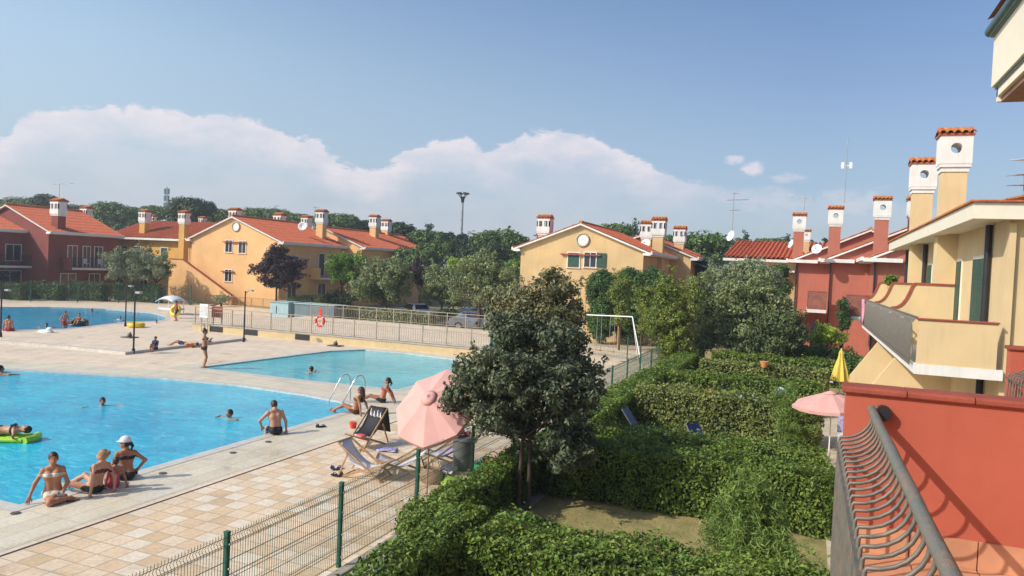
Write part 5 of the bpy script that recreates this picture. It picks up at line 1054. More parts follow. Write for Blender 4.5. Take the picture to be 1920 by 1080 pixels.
def ik(a, b, l1, l2, hint):
    a = Vector(a); b = Vector(b); d = b-a; L = min(d.length, (l1+l2)*.995); d.normalize(); b = a+d*L
    x = (l1*l1-l2*l2+L*L)/(2*L); y = math.sqrt(max(0, l1*l1-x*x)); hnt = Vector(hint); hnt = (hnt-d*hnt.dot(d)); hnt = hnt.normalized() if hnt.length > 1e-4 else Vector((0, 0, 1)); return a+d*x+hnt*y, b
def frame(up, fwd):
    up = Vector(up).normalized(); f = (Vector(fwd)-up*Vector(fwd).dot(up)).normalized(); r = f.cross(up); return Matrix((r, f, up)).transposed()
def person(label, base, heading, pel, spine, hands, feet, skin='skin', hair='hair_brown', s=1.0, male=False, look=None, headup=None, bend=.0, hairstyle='short', wear=(), res=.0085, group=None, ehint=((.3, -1, 0), (-.3, -1, 0)), khint=((0, .3, 1), (0, .3, 1)), fwd=None, toes=None, hat=None):
    """local frame: x = person's right, y = forward, z = up. hands/feet: right then left targets"""
    pel = Vector(pel)*1.0; up = Vector(spine).normalized(); fw = Vector(fwd or (0, 1, 0)); TR = frame(up, fw); R_, Fw, U = TR.col[0], TR.col[1], TR.col[2]
    sw = .185 if male else .162; cr = .112 if male else .098; hw = .085 if male else .092; pr = .105 if male else .115
    che = pel+U*.33+Fw*(.02)*1; wai = pel+U*.17+Fw*.012; nb = pel+(U*.50)+Fw*bend; che = che+Fw*bend*.35
    sh = [nb-U*.055+R_*sw, nb-U*.055-R_*sw]; hip = [pel+R_*hw-U*.02, pel-R_*hw-U*.02]
    HU = Vector(headup).normalized() if headup else (U+Vector((0, 0, .8))).normalized(); HF = Vector(look) if look else Fw; HT = frame(HU, HF); hf = HT.col[1]; hr = HT.col[0]
    hd = nb+HU*.165+hf*.02; pr_ = []
    for q in (1, -1):
        pr_ += [('c', pel+R_*q*.062, wai+R_*q*.045, pr, cr*.86), ('c', wai+R_*q*.045, che+R_*q*.065, cr*.86, cr), ('c', che+R_*q*.065, nb-U*.06+R_*q*.09, cr, .06)]
    for q in (1, -1): pr_.append(('e', pel+R_*q*.07-Fw*.055-U*.03, (.085, .085, .085)))
    if not male:
        for q in (1, -1): pr_.append(('e', che+R_*q*.065+Fw*.085+U*.02, (.055, .05, .055)))
    pr_ += [('c', sh[0], sh[1], .052, .052), ('c', nb-U*.02, nb+HU*.08, .055, .048), ('c', sh[0]*.5+nb*.5-U*.0, nb+U*.02, .05, .045), ('c', sh[1]*.5+nb*.5, nb+U*.02, .05, .045)]
    H3 = [list(HT.row[i]) for i in range(3)]
    pr_ += [('e', hd, (.076, .094, .112), H3), ('c', hd+hf*.045-HU*.075, hd+hf*.03-HU*.04, .042, .06), ('c', hd+hf*.095-HU*.01, hd+hf*.108-HU*.035, .010, .014, .012), ('e', hd+hf*.085-HU*.062, (.026, .014, .012), H3)]
    for q in (1, -1): pr_.append(('e', hd+hr*q*.078-HU*.015, (.012, .022, .032), H3))
    ua, fa, th, ca = (.285, .25, .42, .41); 
    for i in (0, 1):
        q = 1 if i == 0 else -1
        el, wr = ik(sh[i], hands[i], ua, fa, ehint[i]); pr_ += [('c', sh[i], el, .052 if male else .045, .038), ('c', el, wr, .038, .026)]
        d = (wr-el).normalized(); n_ = (R_*q).cross(d); n_ = n_.normalized() if n_.length > .2 else d.cross(Vector((0, 0, 1))).normalized(); sd2 = d.cross(n_).normalized()
        dd = (d+Vector((0, 0, -.15))).normalized(); pa = wr+dd*.075
        pr_ += [('c', wr-sd2*.014, pa-sd2*.018, .022, .019, .014), ('c', wr+sd2*.014, pa+sd2*.018, .022, .019, .014)]
        for fi, (o_, L_) in enumerate(((-.030, .055), (-.010, .068), (.010, .064), (.030, .050))):
            f0 = pa+sd2*o_; f1 = f0+dd*L_*.5+sd2*o_*.25; f2 = f1+(dd*.8-n_*.35).normalized()*L_*.5; pr_ += [('c', f0, f1, .0105, .0095, .005), ('c', f1, f2, .0095, .0085, .005)]
        t0 = wr+dd*.025-sd2*.03; pr_ += [('c', t0, t0+dd*.03-sd2*.03, .0125, .011, .006), ('c', t0+dd*.03-sd2*.03, t0+dd*.06-sd2*.035, .011, .0095, .005)]
        kn, an = ik(hip[i], feet[i], th, ca, khint[i]); pr_ += [('c', hip[i], kn, .088 if not male else .082, .055), ('c', kn, kn*.6+an*.4, .052, .053), ('c', kn*.6+an*.4, an, .052, .033)]
        td = Vector(toes[i]) if toes else Vector((0, 1, 0)); td.normalize(); pr_ += [('c', an-td*.045-Vector((0, 0, .03)), an+td*.12-Vector((0, 0, .045)), .033, .027), ('c', an+td*.12-Vector((0, 0, .045)), an+td*.165-Vector((0, 0, .052)), .027, .018)]
        if i == 0: K0 = (kn, an)
        else: K1 = (kn, an)
    t = thing('person', label, 'person', base, heading-math.pi/2, group); t.scale = (s, s, s)
    pts = np.array([list(p[1]) for p in pr_]+[list(p[2]) for p in pr_ if p[0] == 'c']); lo = pts.min(0)-.17; hi = pts.max(0)+.17
    D, ax = sdf_field(pr_, lo, hi, res)
    def mk(name, Dd, mt, par=t):
        V, Q = surf_nets(Dd, lo, res); o = np_mesh(name, V, Q, [M[mt]], smooth=True, parent=par); return o
    bo = mk('body', D, skin)
    def region(rp, k=.02): E, _ = sdf_field(rp, lo, hi, res, k); n_ = D.shape; return E[:n_[0], :n_[1], :n_[2]]
    tm = [list(TR.row[i]) for i in range(3)]
    reg = {'bottom': [('e', pel-U*.045, (.26, .24, .105), tm)], 'top': [('e', che+U*.022, (.24, .26, .042), tm), ('c', che+U*.02+R_*.06+Fw*.1, nb+R_*.07, .018, .01), ('c', che+U*.02-R_*.06+Fw*.1, nb-R_*.07, .018, .01)],
           'shorts': [('e', pel-U*.03, (.26, .24, .12), tm), ('c', hip[0], hip[0].lerp(K0[0], .5), .125, .115), ('c', hip[1], hip[1].lerp(K1[0], .5), .125, .115)],
           'suit': [('e', pel+U*.1, (.22, .26, .30), tm)], 'shirt': [('e', pel+U*.27, (.23, .26, .27), tm), ('c', sh[0], sh[0]*.6+Vector(hands[0])*.4, .08, .07), ('c', sh[1], sh[1]*.6+Vector(hands[1])*.4, .08, .07)]}
    for nm, kind, mt in wear:
        E = region(reg[kind]); mk(nm, np.maximum(D-(.010 if kind != 'shirt' else .018), E), mt)
    # hair: a cap round the skull with the face left free
    hp = [('e', hd-hf*.012+HU*.014, (.090, .105, .118), H3)]
    if hairstyle == 'bun': hp.append(('e', hd-hf*.10+HU*.06, (.05, .05, .05)))
    if hairstyle == 'topbun': hp.append(('e', hd-hf*.04+HU*.12, (.048, .048, .045)))
    if hairstyle == 'long': hp += [('c', hd-hf*.05, nb-Fw*.10+U*.0, .085, .075), ('c', nb-Fw*.10, nb-Fw*.125-U*.16, .075, .045)]
    if hairstyle == 'tail': hp += [('c', hd-hf*.09+HU*.03, hd-hf*.15-HU*.06, .035, .03), ('c', hd-hf*.15-HU*.06, hd-hf*.13-HU*.16, .03, .015)]
    E = region(hp, .02); Fc = region([('e', hd+hf*.11-HU*.045, (.080, .085, .105), H3), ('c', hd+hf*.03-HU*.12, hd+hf*.12-HU*.05, .06, .08)], .02); mk('hair', np.maximum(E, -Fc), hair)
    m = MB()
    for q in (1, -1): m.ell(hd+hf*.088+hr*q*.030+HU*.012, (.011, .008, .008), 8, 6)
    me = MB(); me.v = m.v; me.f = m.f; me.sm = m.sm; me.m = m.m
    e = bpy.data.meshes.new('eyes'); e.from_pydata(m.v, [], m.f); e.materials.append(M['hair_dark']); eo = bpy.data.objects.new('eyes', e); COL.objects.link(eo); eo.parent = t
    if hat:
        m = MB(); n = 20; vs = []
        for (rr, z) in ((.125, -.0), (.118, .055), (.09, .10), (.04, .125), (.001, .13)):
            for k in range(n): a = 2*math.pi*k/n; vs.append(hd-hf*.005+HU*(z+.03)+hr*(math.cos(a)*rr*.82)+hf*(math.sin(a)*rr*.98))
        f = [(i*n+k, i*n+(k+1) % n, (i+1)*n+(k+1) % n, (i+1)*n+k) for i in range(4) for k in range(n)]
        b0 = len(vs); vs += [hd+HU*.035+hr*(-.085+.17*k/8)+hf*(.08+.10*math.sin(math.pi*k/8)) for k in range(9)]+[hd+HU*.04+hr*(-.085+.17*k/8)+hf*.06 for k in range(9)]
        f += [(b0+k, b0+k+1, b0+10+k, b0+9+k) for k in range(8)]
        e = bpy.data.meshes.new('cap'); e.from_pydata([tuple(v) for v in vs], [], f); e.materials.append(M[hat]); eo = bpy.data.objects.new('cap', e); COL.objects.link(eo); eo.parent = t; eo.modifiers.new('thickness', 'SOLIDIFY').thickness = .008
    return t
def hdg(x, y): return math.atan2(y, x)
TOWARD = hdg(.80, -.60); IMGL = hdg(-.93, -.37)
mat('floral_cloth', (.62, .50, .42), rough=.8, var=.4, scale=40, col2=(.25, .30, .2)); mat('brown_cloth', (.10, .04, .03), rough=.8); mat('pink_suit', (.65, .10, .14), rough=.8); mat('orange_cloth', (.85, .30, .08), rough=.85); mat('red_cloth', (.5, .04, .05), rough=.85)
P0 = (-13.62, 10.28, .012)
person('young woman kneeling at the pool corner facing the camera in a pale floral bikini', P0, hdg(.72, -.69), (0, 0, .16), (.03, -.06, 1), ((.40, .16, .08), (-.16, .12, .13)), ((-.22, .06, .08), (-.32, .16, .07)), hair='hair_brown', hairstyle='bun',
       wear=(('bikini_top', 'top', 'floral_cloth'), ('bikini_bottom', 'bottom', 'floral_cloth')), khint=((.7, 1, -.1), (.2, 1, -.2)), toes=((-1, -.6, -.2), (-1, -.4, -.2)), look=(-.15, 1, -.2), ehint=((1, -.3, 0), (-1, -.4, 0)))
person('blonde woman lounging sideways on the pool edge in a dark bikini', (-13.38, 11.0, .012), hdg(-.95, -.05), (0, 0, .13), (.10, -.28, 1), ((.22, -.30, .06), (-.28, -.20, .06)), ((.0, .72, .06), (-.12, .70, .05)), skin='skin_light', hair='hair_blonde', hairstyle='bun',
       wear=(('bikini_top', 'top', 'brown_cloth'), ('bikini_bottom', 'bottom', 'black_cloth')), khint=((.3, .1, .7), (-.5, .1, .3)), look=(-.5, 1, -.1), toes=((0, 1, .3), (0, 1, .2)))
person('girl in a pink swimsuit leaning on one arm between the two women', (-13.36, 11.42, .012), hdg(-.85, .5), (0, 0, .13), (.08, -.2, 1), ((.34, -.22, .05), (-.22, -.1, .06)), ((.05, .62, -.1), (-.1, .62, -.1)), s=.72, skin='skin', hair='hair_brown', hairstyle='short', wear=(('swimsuit', 'suit', 'pink_suit'),), toes=((0, 1, -.5), (0, 1, -.5)))
person('woman in a white cap and black bikini sitting on the pool edge', (-13.60, 11.95, .012), hdg(-.80, .60), (0, 0, .125), (-.02, .05, 1), ((.24, .05, .20), (-.32, .10, .04)), ((.08, .50, -.35), (-.08, .52, -.32)), hair='hair_dark', hairstyle='tail', hat='white_cloth',
       wear=(('bikini_top', 'top', 'black_cloth'), ('bikini_bottom', 'bottom', 'black_cloth')), look=(-1, .35, -.35), ehint=((1, -.4, 0), (-1, -.4, 0)))
person('man in dark shorts sitting hunched on the pool edge with his back to the camera', (-13.72, 17.0, .012), hdg(-.85, .52), (0, 0, .13), (0, .10, 1), ((.30, .02, .06), (-.30, .22, .18)), ((.10, .48, -.35), (-.10, .50, -.3)), skin='skin_light', hair='hair_brown', male=True, bend=.06, headup=(.05, .6, 1), s=1.05,
       wear=(('shorts', 'shorts', 'black_cloth'),), look=(0, 1, -.6), ehint=((1, -.4, 0), (-1, -.4, 0)))
person('woman with long brown hair sitting at the pool corner, legs toward the water', (-13.50, 20.65, .012), hdg(-.98, -.2), (0, 0, .13), (.0, -.30, 1), ((.10, -.42, .06), (-.30, -.30, .06)), ((.10, .78, .06), (-.08, .74, .06)), hair='hair_brown', hairstyle='long', wear=(('bikini_top', 'top', 'brown_cloth'), ('bikini_bottom', 'bottom', 'brown_cloth')), khint=((0, 0, .3), (0, 0, .9)), look=(.1, 1, .1), toes=((0, 1, .5), (0, 1, .5)))
person('dark-haired woman leaning back on her arms beside the shallow pool', (-13.85, 22.85, .012), hdg(-.90, -.40), (0, 0, .13), (.0, -.34, 1), ((.16, -.44, .06), (-.20, -.44, .06)), ((.10, .80, .06), (-.08, .78, .06)), hair='hair_dark', hairstyle='tail', wear=(('bikini_top', 'top', 'red_cloth'), ('bikini_bottom', 'bottom', 'black_cloth')), khint=((0, 0, .8), (0, 0, .3)), look=(.0, 1, .3), toes=((0, 1, .5), (0, 1, .5)))
person('woman in a brown bikini standing at the corner of the shallow pool', (gz(382, 690).x, gz(382, 690).y, .012), hdg(.75, .62), (0, 0, .905), (.0, -.02, 1), ((-.02, .26, 1.24), (.04, .24, 1.14)), ((.06, .02, .075), (-.06, -.02, .075)), hair='hair_dark', hairstyle='topbun', wear=(('bikini_top', 'top', 'brown_cloth'), ('bikini_bottom', 'bottom', 'brown_cloth')), khint=((0, 1, 0), (0, 1, 0)), look=(.2, 1, -.2), ehint=((1, -.3, -.5), (-1, -.3, -.5)), s=1.01)
def swimmer(label, x, y, h, spread=.5, fwd=.15, hair='hair_dark', s=1.0, up=.07, res=.010, skin='skin', lean=.9, z=-.045, style='short', wear=(), look=None):
    return person(label, (x, y, z), h, (0, -.34, -.46+up), (0, lean, 1.0), ((spread, fwd+.1, -.03+up*.3), (-spread, fwd, -.03+up*.3)), ((.1, -.9, -.7), (-.1, -.95, -.75)), skin=skin, hair=hair, s=s, res=res, headup=(0, -.1, 1), hairstyle=style, khint=((0, 0, -1), (0, 0, -1)), wear=wear, look=look or (0, 1, .05))
q = gz(192, 758); swimmer('swimmer facing the camera with arms spread in the middle of the main pool', q.x, q.y, hdg(.8, -.6), .58, .12)
q = gz(430, 781); swimmer('swimmer whose head is just above water near the seated man', q.x, q.y, hdg(-.3, -.9), .3, .2, 'hair_brown')
q = gz(583, 696); swimmer('lone swimmer in the shallow turquoise pool', q.x, q.y, hdg(-.9, -.2), .3, .1)
q = gz(16, 698); swimmer('man resting in the water at the far left edge of the main pool', q.x, q.y-.3, hdg(.3, .9), .4, .3, up=.14, s=1.05)
SW = 'bathers in the far pool'
for (px_, py_, lb, kw) in ((87, 612, 'bather nearest the white float in the far pool', {}), (163, 610, 'bather just right of the black swim ring', {}), (172, 584, 'bather at the back rim of the far pool', {}), (225, 600, 'child in white shirt at the right part of the far pool', dict(s=.8, up=.2, wear=(('shirt', 'shirt', 'white_cloth'),))), (293, 606, 'child in pale top at the right tip of the far pool', dict(s=.8, up=.15, wear=(('shirt', 'shirt', 'white_cloth'),)))):
    q = gz(px_, py_); o = swimmer(lb, q.x, q.y, hdg(.5, -.8), .3, .1, res=.016, **{**dict(up=.06), **kw}); o['group'] = SW
q = gz(15, 621); person('person sitting on the near rim of the far pool at the left edge', (q.x, q.y, .012), hdg(-.6, .8), (0, 0, .13), (0, .05, 1), ((.28, .1, .06), (-.28, .1, .06)), ((.1, .5, -.3), (-.1, .5, -.3)), res=.014, male=True, wear=(('shorts', 'shorts', 'red_cloth'),))
q = gz(121, 613); person('child standing thigh-deep beside the black swim ring', (q.x, q.y, -.4), hdg(.7, -.3), (0, 0, .87), (0, .12, 1), ((.3, .2, .85), (-.1, .32, .9)), ((.08, 0, .08), (-.08, 0, .08)), s=.85, res=.014, wear=(('shorts', 'shorts', 'red_cloth'),), ehint=((1, -.3, -.5), (-1, -.3, -.5)))
q = gz(286, 662); person('small child in a dark top sitting on the terrace kerb', (q.x, q.y+.15, .13), hdg(.2, -.95), (0, 0, .13), (0, -.02, 1), ((.14, .3, .28), (-.14, .3, .28)), ((.1, .38, -.02), (-.1, .38, -.02)), s=.75, res=.014, hair='hair_brown', wear=(('shirt', 'shirt', 'navy_cloth'), ('shorts', 'shorts', 'navy_cloth')))
q = gz(338, 651); person('person lying face down on the terrace with orange top and navy shorts', (q.x, q.y+.3, .012), hdg(.95, .25), (0, .0, .11), (0, 1, .05), ((.32, .55, .06), (-.30, .62, .06)), ((.1, -.78, .09), (-.1, -.78, .09)), res=.014, fwd=(0, 0, -1), look=(.5, 0, -1), headup=(0, 1, .2), wear=(('shirt', 'shirt', 'orange_cloth'), ('shorts', 'shorts', 'navy_cloth')), khint=((0, 0, 1), (0, 0, 1)), toes=((0, -1, 0), (0, -1, 0)), ehint=((1, 0, 0), (-1, 0, 0)))
q = gz(331, 602); person('person in a red top standing behind the yellow inflatable', (q.x, q.y, 0), hdg(-.7, -.7), (0, 0, .87), (.0, .1, 1), ((.1, .35, 1.0), (-.25, .2, .9)), ((.1, .05, .075), (-.1, -.05, .075)), res=.016, s=.9, hair='hair_brown', wear=(('shirt', 'shirt', 'red_cloth'), ('shorts', 'shorts', 'navy_cloth')), ehint=((1, -.3, -.5), (-1, -.3, -.5)))
# ------------------------------------------------------------------ floats
def torus(m, c, R_, r, tilt=0, n=24, k=10):
    c = Vector(c); T_ = Matrix.Rotation(tilt, 3, 'X'); vs = [c+T_ @ Vector(((R_+r*math.cos(b))*math.cos(a), (R_+r*math.cos(b))*math.sin(a), r*math.sin(b))) for a in [2*math.pi*i/n for i in range(n)] for b in [2*math.pi*j/k for j in range(k)]]
    m.add(vs, [(i*k+j, ((i+1) % n)*k+j, ((i+1) % n)*k+(j+1) % k, i*k+(j+1) % k) for i in range(n) for j in range(k)], True)
q = gz(145, 609); m = MB(); torus(m, (q.x, q.y, .08), .5, .17, .25); tag(m.build('swim_ring', None, M['black_rubber']), 'large black inflatable swim ring in the far pool', 'swim ring')
person('bather sitting inside the black swim ring', (q.x+.05, q.y, .0), hdg(.6, -.8), (0, -.1, .12), (0, -.35, 1), ((.45, .1, .24), (-.45, .1, .24)), ((.1, .62, .15), (-.1, .62, .15)), s=.85, res=.016)
q = gz(250, 614); m = MB(); torus(m, (q.x, q.y+.2, .16), .40, .15, 0); tag(m.build('swim_ring', None, M['yellow_plastic']), 'yellow inflatable ring on the rim of the far pool', 'swim ring')
q = gz(338, 596); m = MB(); torus(m, (q.x-.1, q.y-.4, .55), .34, .16, 1.25); tag(m.build('swim_ring', None, M['yellow_plastic']), 'upright yellow inflatable held by the person in red', 'swim ring')
q = gz(86, 623); m = MB(); m.ell((q.x, q.y, .03), (.55, .3, .14), 16, 8); m.ell((q.x+.3, q.y, .2), (.2, .17, .12), 12, 8); tag(m.build('pool_float', None, M['white_paint']), 'white inflatable float drifting in the far pool', 'float')
# lime air mattress with sunbather
q = gz(22, 822); d = Vector((.90, .44, 0)).normalized(); s_ = Vector((-d.y, d.x, 0)); t = thing('air_mattress', 'lime green air mattress floating in the main pool at the left edge', 'air mattress', (q.x, q.y, -.04))
c = Vector((q.x, q.y, .02)); m = MB()
for k in range(-3, 4): m.tube([c+s_*(.095*k)-d*1.35, c+s_*(.095*k)+d*.42], .062, 8)
m.build('mattress', t, M['lime_plastic']); m = MB(); m.tube([c+s_*(.11*k)+d*(.53+.05*math.cos(k)) for k in (-3, -2, -1, 0, 1, 2, 3)], .10, 8); m.build('pillow', t, M['lime_plastic'])
hp_ = c-d*.30+Vector((0, 0, .07)); person('sunbather in a dark bikini lying on the lime air mattress', hp_, math.atan2(d.y, d.x), (0, -.0, .11), (0, 1, .04), ((.30, .50, .06), (-.28, .15, .06)), ((.12, -.78, .06), (-.10, -.72, .2)), fwd=(0, 0, 1), look=(.3, .1, 1), headup=(0, 1, .1), hair='hair_dark', wear=(('bikini_top', 'top', 'black_cloth'), ('bikini_bottom', 'bottom', 'black_cloth')), skin='skin_light', khint=((0, 0, 1), (0, 0, 1)), ehint=((1, 0, 0), (-1, 0, 0)), toes=((0, -1, .6), (0, -1, .6)))
# ------------------------------------------------------------------ pool ladder and fittings
t = thing('pool_ladder', 'chrome pool ladder with two arched handrails at the main pool corner', 'ladder', (-15.3, 21.9, 0))
for (fx, fy, lb) in ((617, 755, 0), (644, 757, 1)):
    a = gz(fx, fy); b = a+Vector((.62, .95, 0))*.0+Vector((.45, .62, 0)); b.z = 0; a.z = -.5; up = .98; m = MB(); pts = [a]+[a.lerp(b, 0)+Vector((0, 0, .5+.25))]
    P_ = [a, Vector((a.x, a.y, .08))]+[Vector((a.x+(b.x-a.x)*f, a.y+(b.y-a.y)*f, z)) for f, z in ((.2, .38), (.42, .72), (.56, .88), (.68, .95), (.82, .955), (.94, .87), (1.0, .70), (1.0, .3))]
    P_.append(Vector((b.x, b.y, 0))); m.tube(P_, .021, 10); m.build('handrail', t, M['steel'])
for z in (-.15, -.42): a = gz(617, 755); b = gz(644, 757); m = MB(); m.beam((a.x, a.y, z), (b.x, b.y, z), .08, .03); m.build('rung', t, M['steel'])
for (x, y, lb) in ((243, 633, 'small dark foot shower fitting beside the lamp post on the middle terrace'), (629, 649, 'small dark foot shower fitting beyond the shallow pool')):
    q = gz(x, y); m = MB(); m.box(q.x-.38, q.y-.3, 0, q.x+.38, q.y+.3, .05); m.ell((q.x, q.y, .13), (.14, .12, .14), 10, 8); m.cyl((q.x, q.y, .2), (q.x+.05, q.y, .32), .03); tag(m.build('foot_shower', None, mat('bronze', (.10, .08, .06), rough=.5)), lb, 'shower fitting', 'foot shower fittings')
# ------------------------------------------------------------------ white hooded lounger at the far pool
q = gz(298, 590); t = thing('canopy_lounger', 'white canopied sun bed beyond the right tip of the far pool', 'sun bed', (q.x, q.y+1, 0)); c = Vector((q.x, q.y+1.2, 0))
m = MB(); vs = []
for i in range(9):
    for j in range(9): u = i/8*2-1; v = j/8*2-1; vs.append(c+Vector((u*.95, v*.75, 1.5-.35*u*u-.2*v*v)))
m.add(vs, [(i*9+j, (i+1)*9+j, (i+1)*9+j+1, i*9+j+1) for i in range(8) for j in range(8)], True); o = m.build('canopy', t, M['white_paint']); o.modifiers.new('thickness', 'SOLIDIFY').thickness = .04
m = MB(); m.box(c.x-.85, c.y-.55, .35, c.x+.85, c.y+.55, .5); m.build('mattress', t, M['white_cloth'])
for sx in (-.8, .8):
    for sy in (-.5, .5): m = MB(); m.cyl(c+Vector((sx, sy, 0)), c+Vector((sx, sy, 1.2)), .03, n=6); m.build('leg', t, M['white_paint'])
# ------------------------------------------------------------------ parasols
def parasol(label, base, jz, c, axis, rad, hh, mt, n=8, pole_m='white_paint', val=.10, twist=.2):
    t = thing('parasol', label, 'parasol', base, 0, None); axis = Vector(axis).normalized(); Q = axis.to_track_quat('Z', 'Y').to_matrix(); c = Vector(c); b = Vector(base)
    m = MB(); m.cyl(b, (b.x, b.y, jz), .019, n=8); m.cyl((b.x, b.y, jz), c+axis*hh*.95, .017, n=8); m.build('pole', t, M[pole_m])
    m = MB(); apex = c+axis*hh; K = 6; rings = []
    for i in range(K+1):
        f = i/K
        for k in range(n*2):
            a = math.pi*k/n+twist; rr = rad*f*(1 if k % 2 == 0 else .925); z = hh*(1-f**1.1)-(0 if k % 2 == 0 else .03*f)
            rings.append(c+Q @ Vector((rr*math.cos(a), rr*math.sin(a), z)))
    N_ = n*2; f_ = [(i*N_+k, (i+1)*N_+k, (i+1)*N_+(k+1) % N_, i*N_+(k+1) % N_) for i in range(K) for k in range(N_)]
    last = K*N_; v0 = len(rings)
    for k in range(N_): p = rings[last+k]; rings.append(p-axis*val*(1 if k % 2 == 0 else .9))
    f_ += [(last+k, v0+k, v0+(k+1) % N_, last+(k+1) % N_) for k in range(N_)]
    m.add(rings, f_, False); o = m.build('canopy', t, M[mt]); o.modifiers.new('thickness', 'SOLIDIFY').thickness = .004
    m = MB(); vr = []; 
    for i, (rr, z) in enumerate(((.0, .02), (.10, -.005), (.19, -.045))):
        for k in range(16): a = math.pi*k/8+twist; vr.append(apex+Q @ Vector((rr*math.cos(a), rr*math.sin(a), z-.0)))
    m.add(vr, [(i*16+k, (i+1)*16+k, (i+1)*16+(k+1) % 16, i*16+(k+1) % 16) for i in range(2) for k in range(16)], True); v_ = m.build('vent', o, M[mt]); v_.modifiers.new('thickness', 'SOLIDIFY').thickness = .004
    for k in range(n):
        a = 2*math.pi*k/n+twist; m = MB(); m.tube([apex-axis*.03, c+Q @ Vector((rad*.5*math.cos(a), rad*.5*math.sin(a), hh*.55-.02)), c+Q @ Vector((rad*.98*math.cos(a), rad*.98*math.sin(a), -.02))], .006, 5, False); m.build('rib', t, M['grey_metal'])
    return t
mat('salmon_cloth', (.84, .50, .45), rough=.8, var=.05, scale=2, trans=.3)
cc = gy(801, 756, 14.15); pb_ = gz(800, 932); parasol('large salmon pink beach parasol tilted toward the sun beside the pool fence', (pb_.x, pb_.y, 0), 1.45, cc-Vector((-.1, -.2, .1)), (-.12, -.74, .66), 1.0, .40, 'salmon_cloth', pole_m='wood')
pb_ = gz(1553, 868); t_ = parasol('smaller pink parasol standing upright on a round base on the garden patio', (pb_.x, pb_.y, 0), 1.5, (pb_.x-.02, pb_.y, 1.62), (-.06, -.06, 1), 1.02, .36, 'salmon_cloth', val=.09)
m = MB(); m.cyl((pb_.x, pb_.y, 0), (pb_.x, pb_.y, .07), .26, .24, 20); m.cyl((pb_.x, pb_.y, .07), (pb_.x, pb_.y, .3), .04, n=10); m.build('base', t_, M['concrete'])
q = gy(1573, 740, 35.6); t = thing('closed_parasol', 'closed yellow parasol standing at the far patio', 'parasol', (q.x, 35.6, 0)); tz = gy(1572, 655, 35.6).z; bz = gy(1575, 714, 35.6).z
m = MB(); m.cyl((q.x, 35.6, 0), (q.x, 35.6, tz+.05), .025, n=8); m.build('pole', t, M['white_paint']); m = MB(); vs = []
for i, (z, r) in enumerate(((tz, .03), (tz-.12, .10), (tz-.35, .13), (tz-.8, .28), (bz, .42))):
    for k in range(16): a = 2*math.pi*k/16; rr = r*(1 if k % 2 else .72); vs.append((q.x+rr*math.cos(a), 35.6+rr*math.sin(a), z))
m.add(vs, [(i*16+k, (i+1)*16+k, (i+1)*16+(k+1) % 16, i*16+(k+1) % 16) for i in range(4) for k in range(16)], False); o = m.build('canopy', t, M['yellow_cloth']); o.modifiers.new('thickness', 'SOLIDIFY').thickness = .01
m = MB(); m.cyl((q.x, 35.6, 0), (q.x, 35.6, .1), .3, n=16); m.build('base', t, M['concrete'])
# ------------------------------------------------------------------ deckchairs
def deckchair(label, p, h, cloth, towel=None, hh=.92, recl=.0):
    t = thing('deckchair', label, 'deckchair', (p[0], p[1], .012), h-math.pi/2, 'wooden deckchairs beside the parasol'); R_ = Matrix.Translation((p[0], p[1], .012)) @ Matrix.Rotation(h-math.pi/2, 4, 'Z'); W_ = .29
    def B(nm, fn, mt, par=t): m = MB(); fn(m); m.xf(R_); return m.build(nm, par, M[mt])
    tb = (-.52-recl, hh-recl*.6); ff = (.55, .40)
    for s in (-W_, W_): B('back_rail', lambda m: m.beam((s, .48, .02), (s, tb[0], tb[1]), .025, .045), 'wood'); B('seat_rail', lambda m: m.beam((s*.9, -.50, .02), (s*.9, ff[0], ff[1]), .025, .045), 'wood')
    for s in (-W_*1.08, W_*1.08): B('prop', lambda m: m.beam((s, -.30-recl*.5, .60-recl*.4), (s, -.58, .05), .02, .035), 'wood')
    for (a, b, nm) in (((tb[0], tb[1]), W_, 'top_bar'), ((ff[0], ff[1]), W_*.9, 'front_bar'), ((-.50, .03), W_*.9, 'rear_bar'), ((.46, .035), W_, 'foot_bar')): B(nm, lambda m: m.cyl((-b, a[0], a[1]), (b, a[0], a[1]), .016, n=8), 'wood')
    def sl(m, w=.255, lift=0.0, t0=0, t1=1, hang=0):
        K = 12; vs = []
        for i in range(K+1):
            u = t0+(t1-t0)*i/K; y = tb[0]+(ff[0]-tb[0])*u; z = tb[1]+(ff[1]-tb[1])*u-.46*math.sin(math.pi*u**.9)**1.0*.75+lift
            vs += [(-w, y, z), (-w*.33, y, z-.008), (w*.33, y, z-.008), (w, y, z)]
        m.add(vs, [(i*4+j, (i+1)*4+j, (i+1)*4+j+1, i*4+j+1) for i in range(K) for j in range(3)], True)
    o = B('sling', sl, cloth); o.modifiers.new('thickness', 'SOLIDIFY').thickness = .006
    if towel: o = B('towel', lambda m: sl(m, .27, .02, .0, .62), towel); o.modifiers.new('thickness', 'SOLIDIFY').thickness = .02
    return t, R_
dc, R_ = deckchair('deckchair draped with a black towel with white script lettering', (-10.85, 17.15), hdg(-.10, -1), 'white_cloth', 'black_cloth', .98)
m = MB(); m.use(M['black_cloth']); vs = [(x, -.545-.04*j, .99-.17*j+(.0)) for j in range(5) for x in (-.29, -.1, .1, .29)]
m.add(vs, [(j*4+i, j*4+i+1, (j+1)*4+i+1, (j+1)*4+i) for j in range(4) for i in range(3)], True); m.xf(R_); o = m.build('towel_back', dc); o.modifiers.new('thickness', 'SOLIDIFY').thickness = .012
m = MB()
def sling_z(y, u=None): tb = (-.52, .98); u = (y+.52)/(.55+.52); return tb[1]+(.40-tb[1])*u-.345*math.sin(math.pi*max(u, 0)**.9)+.047
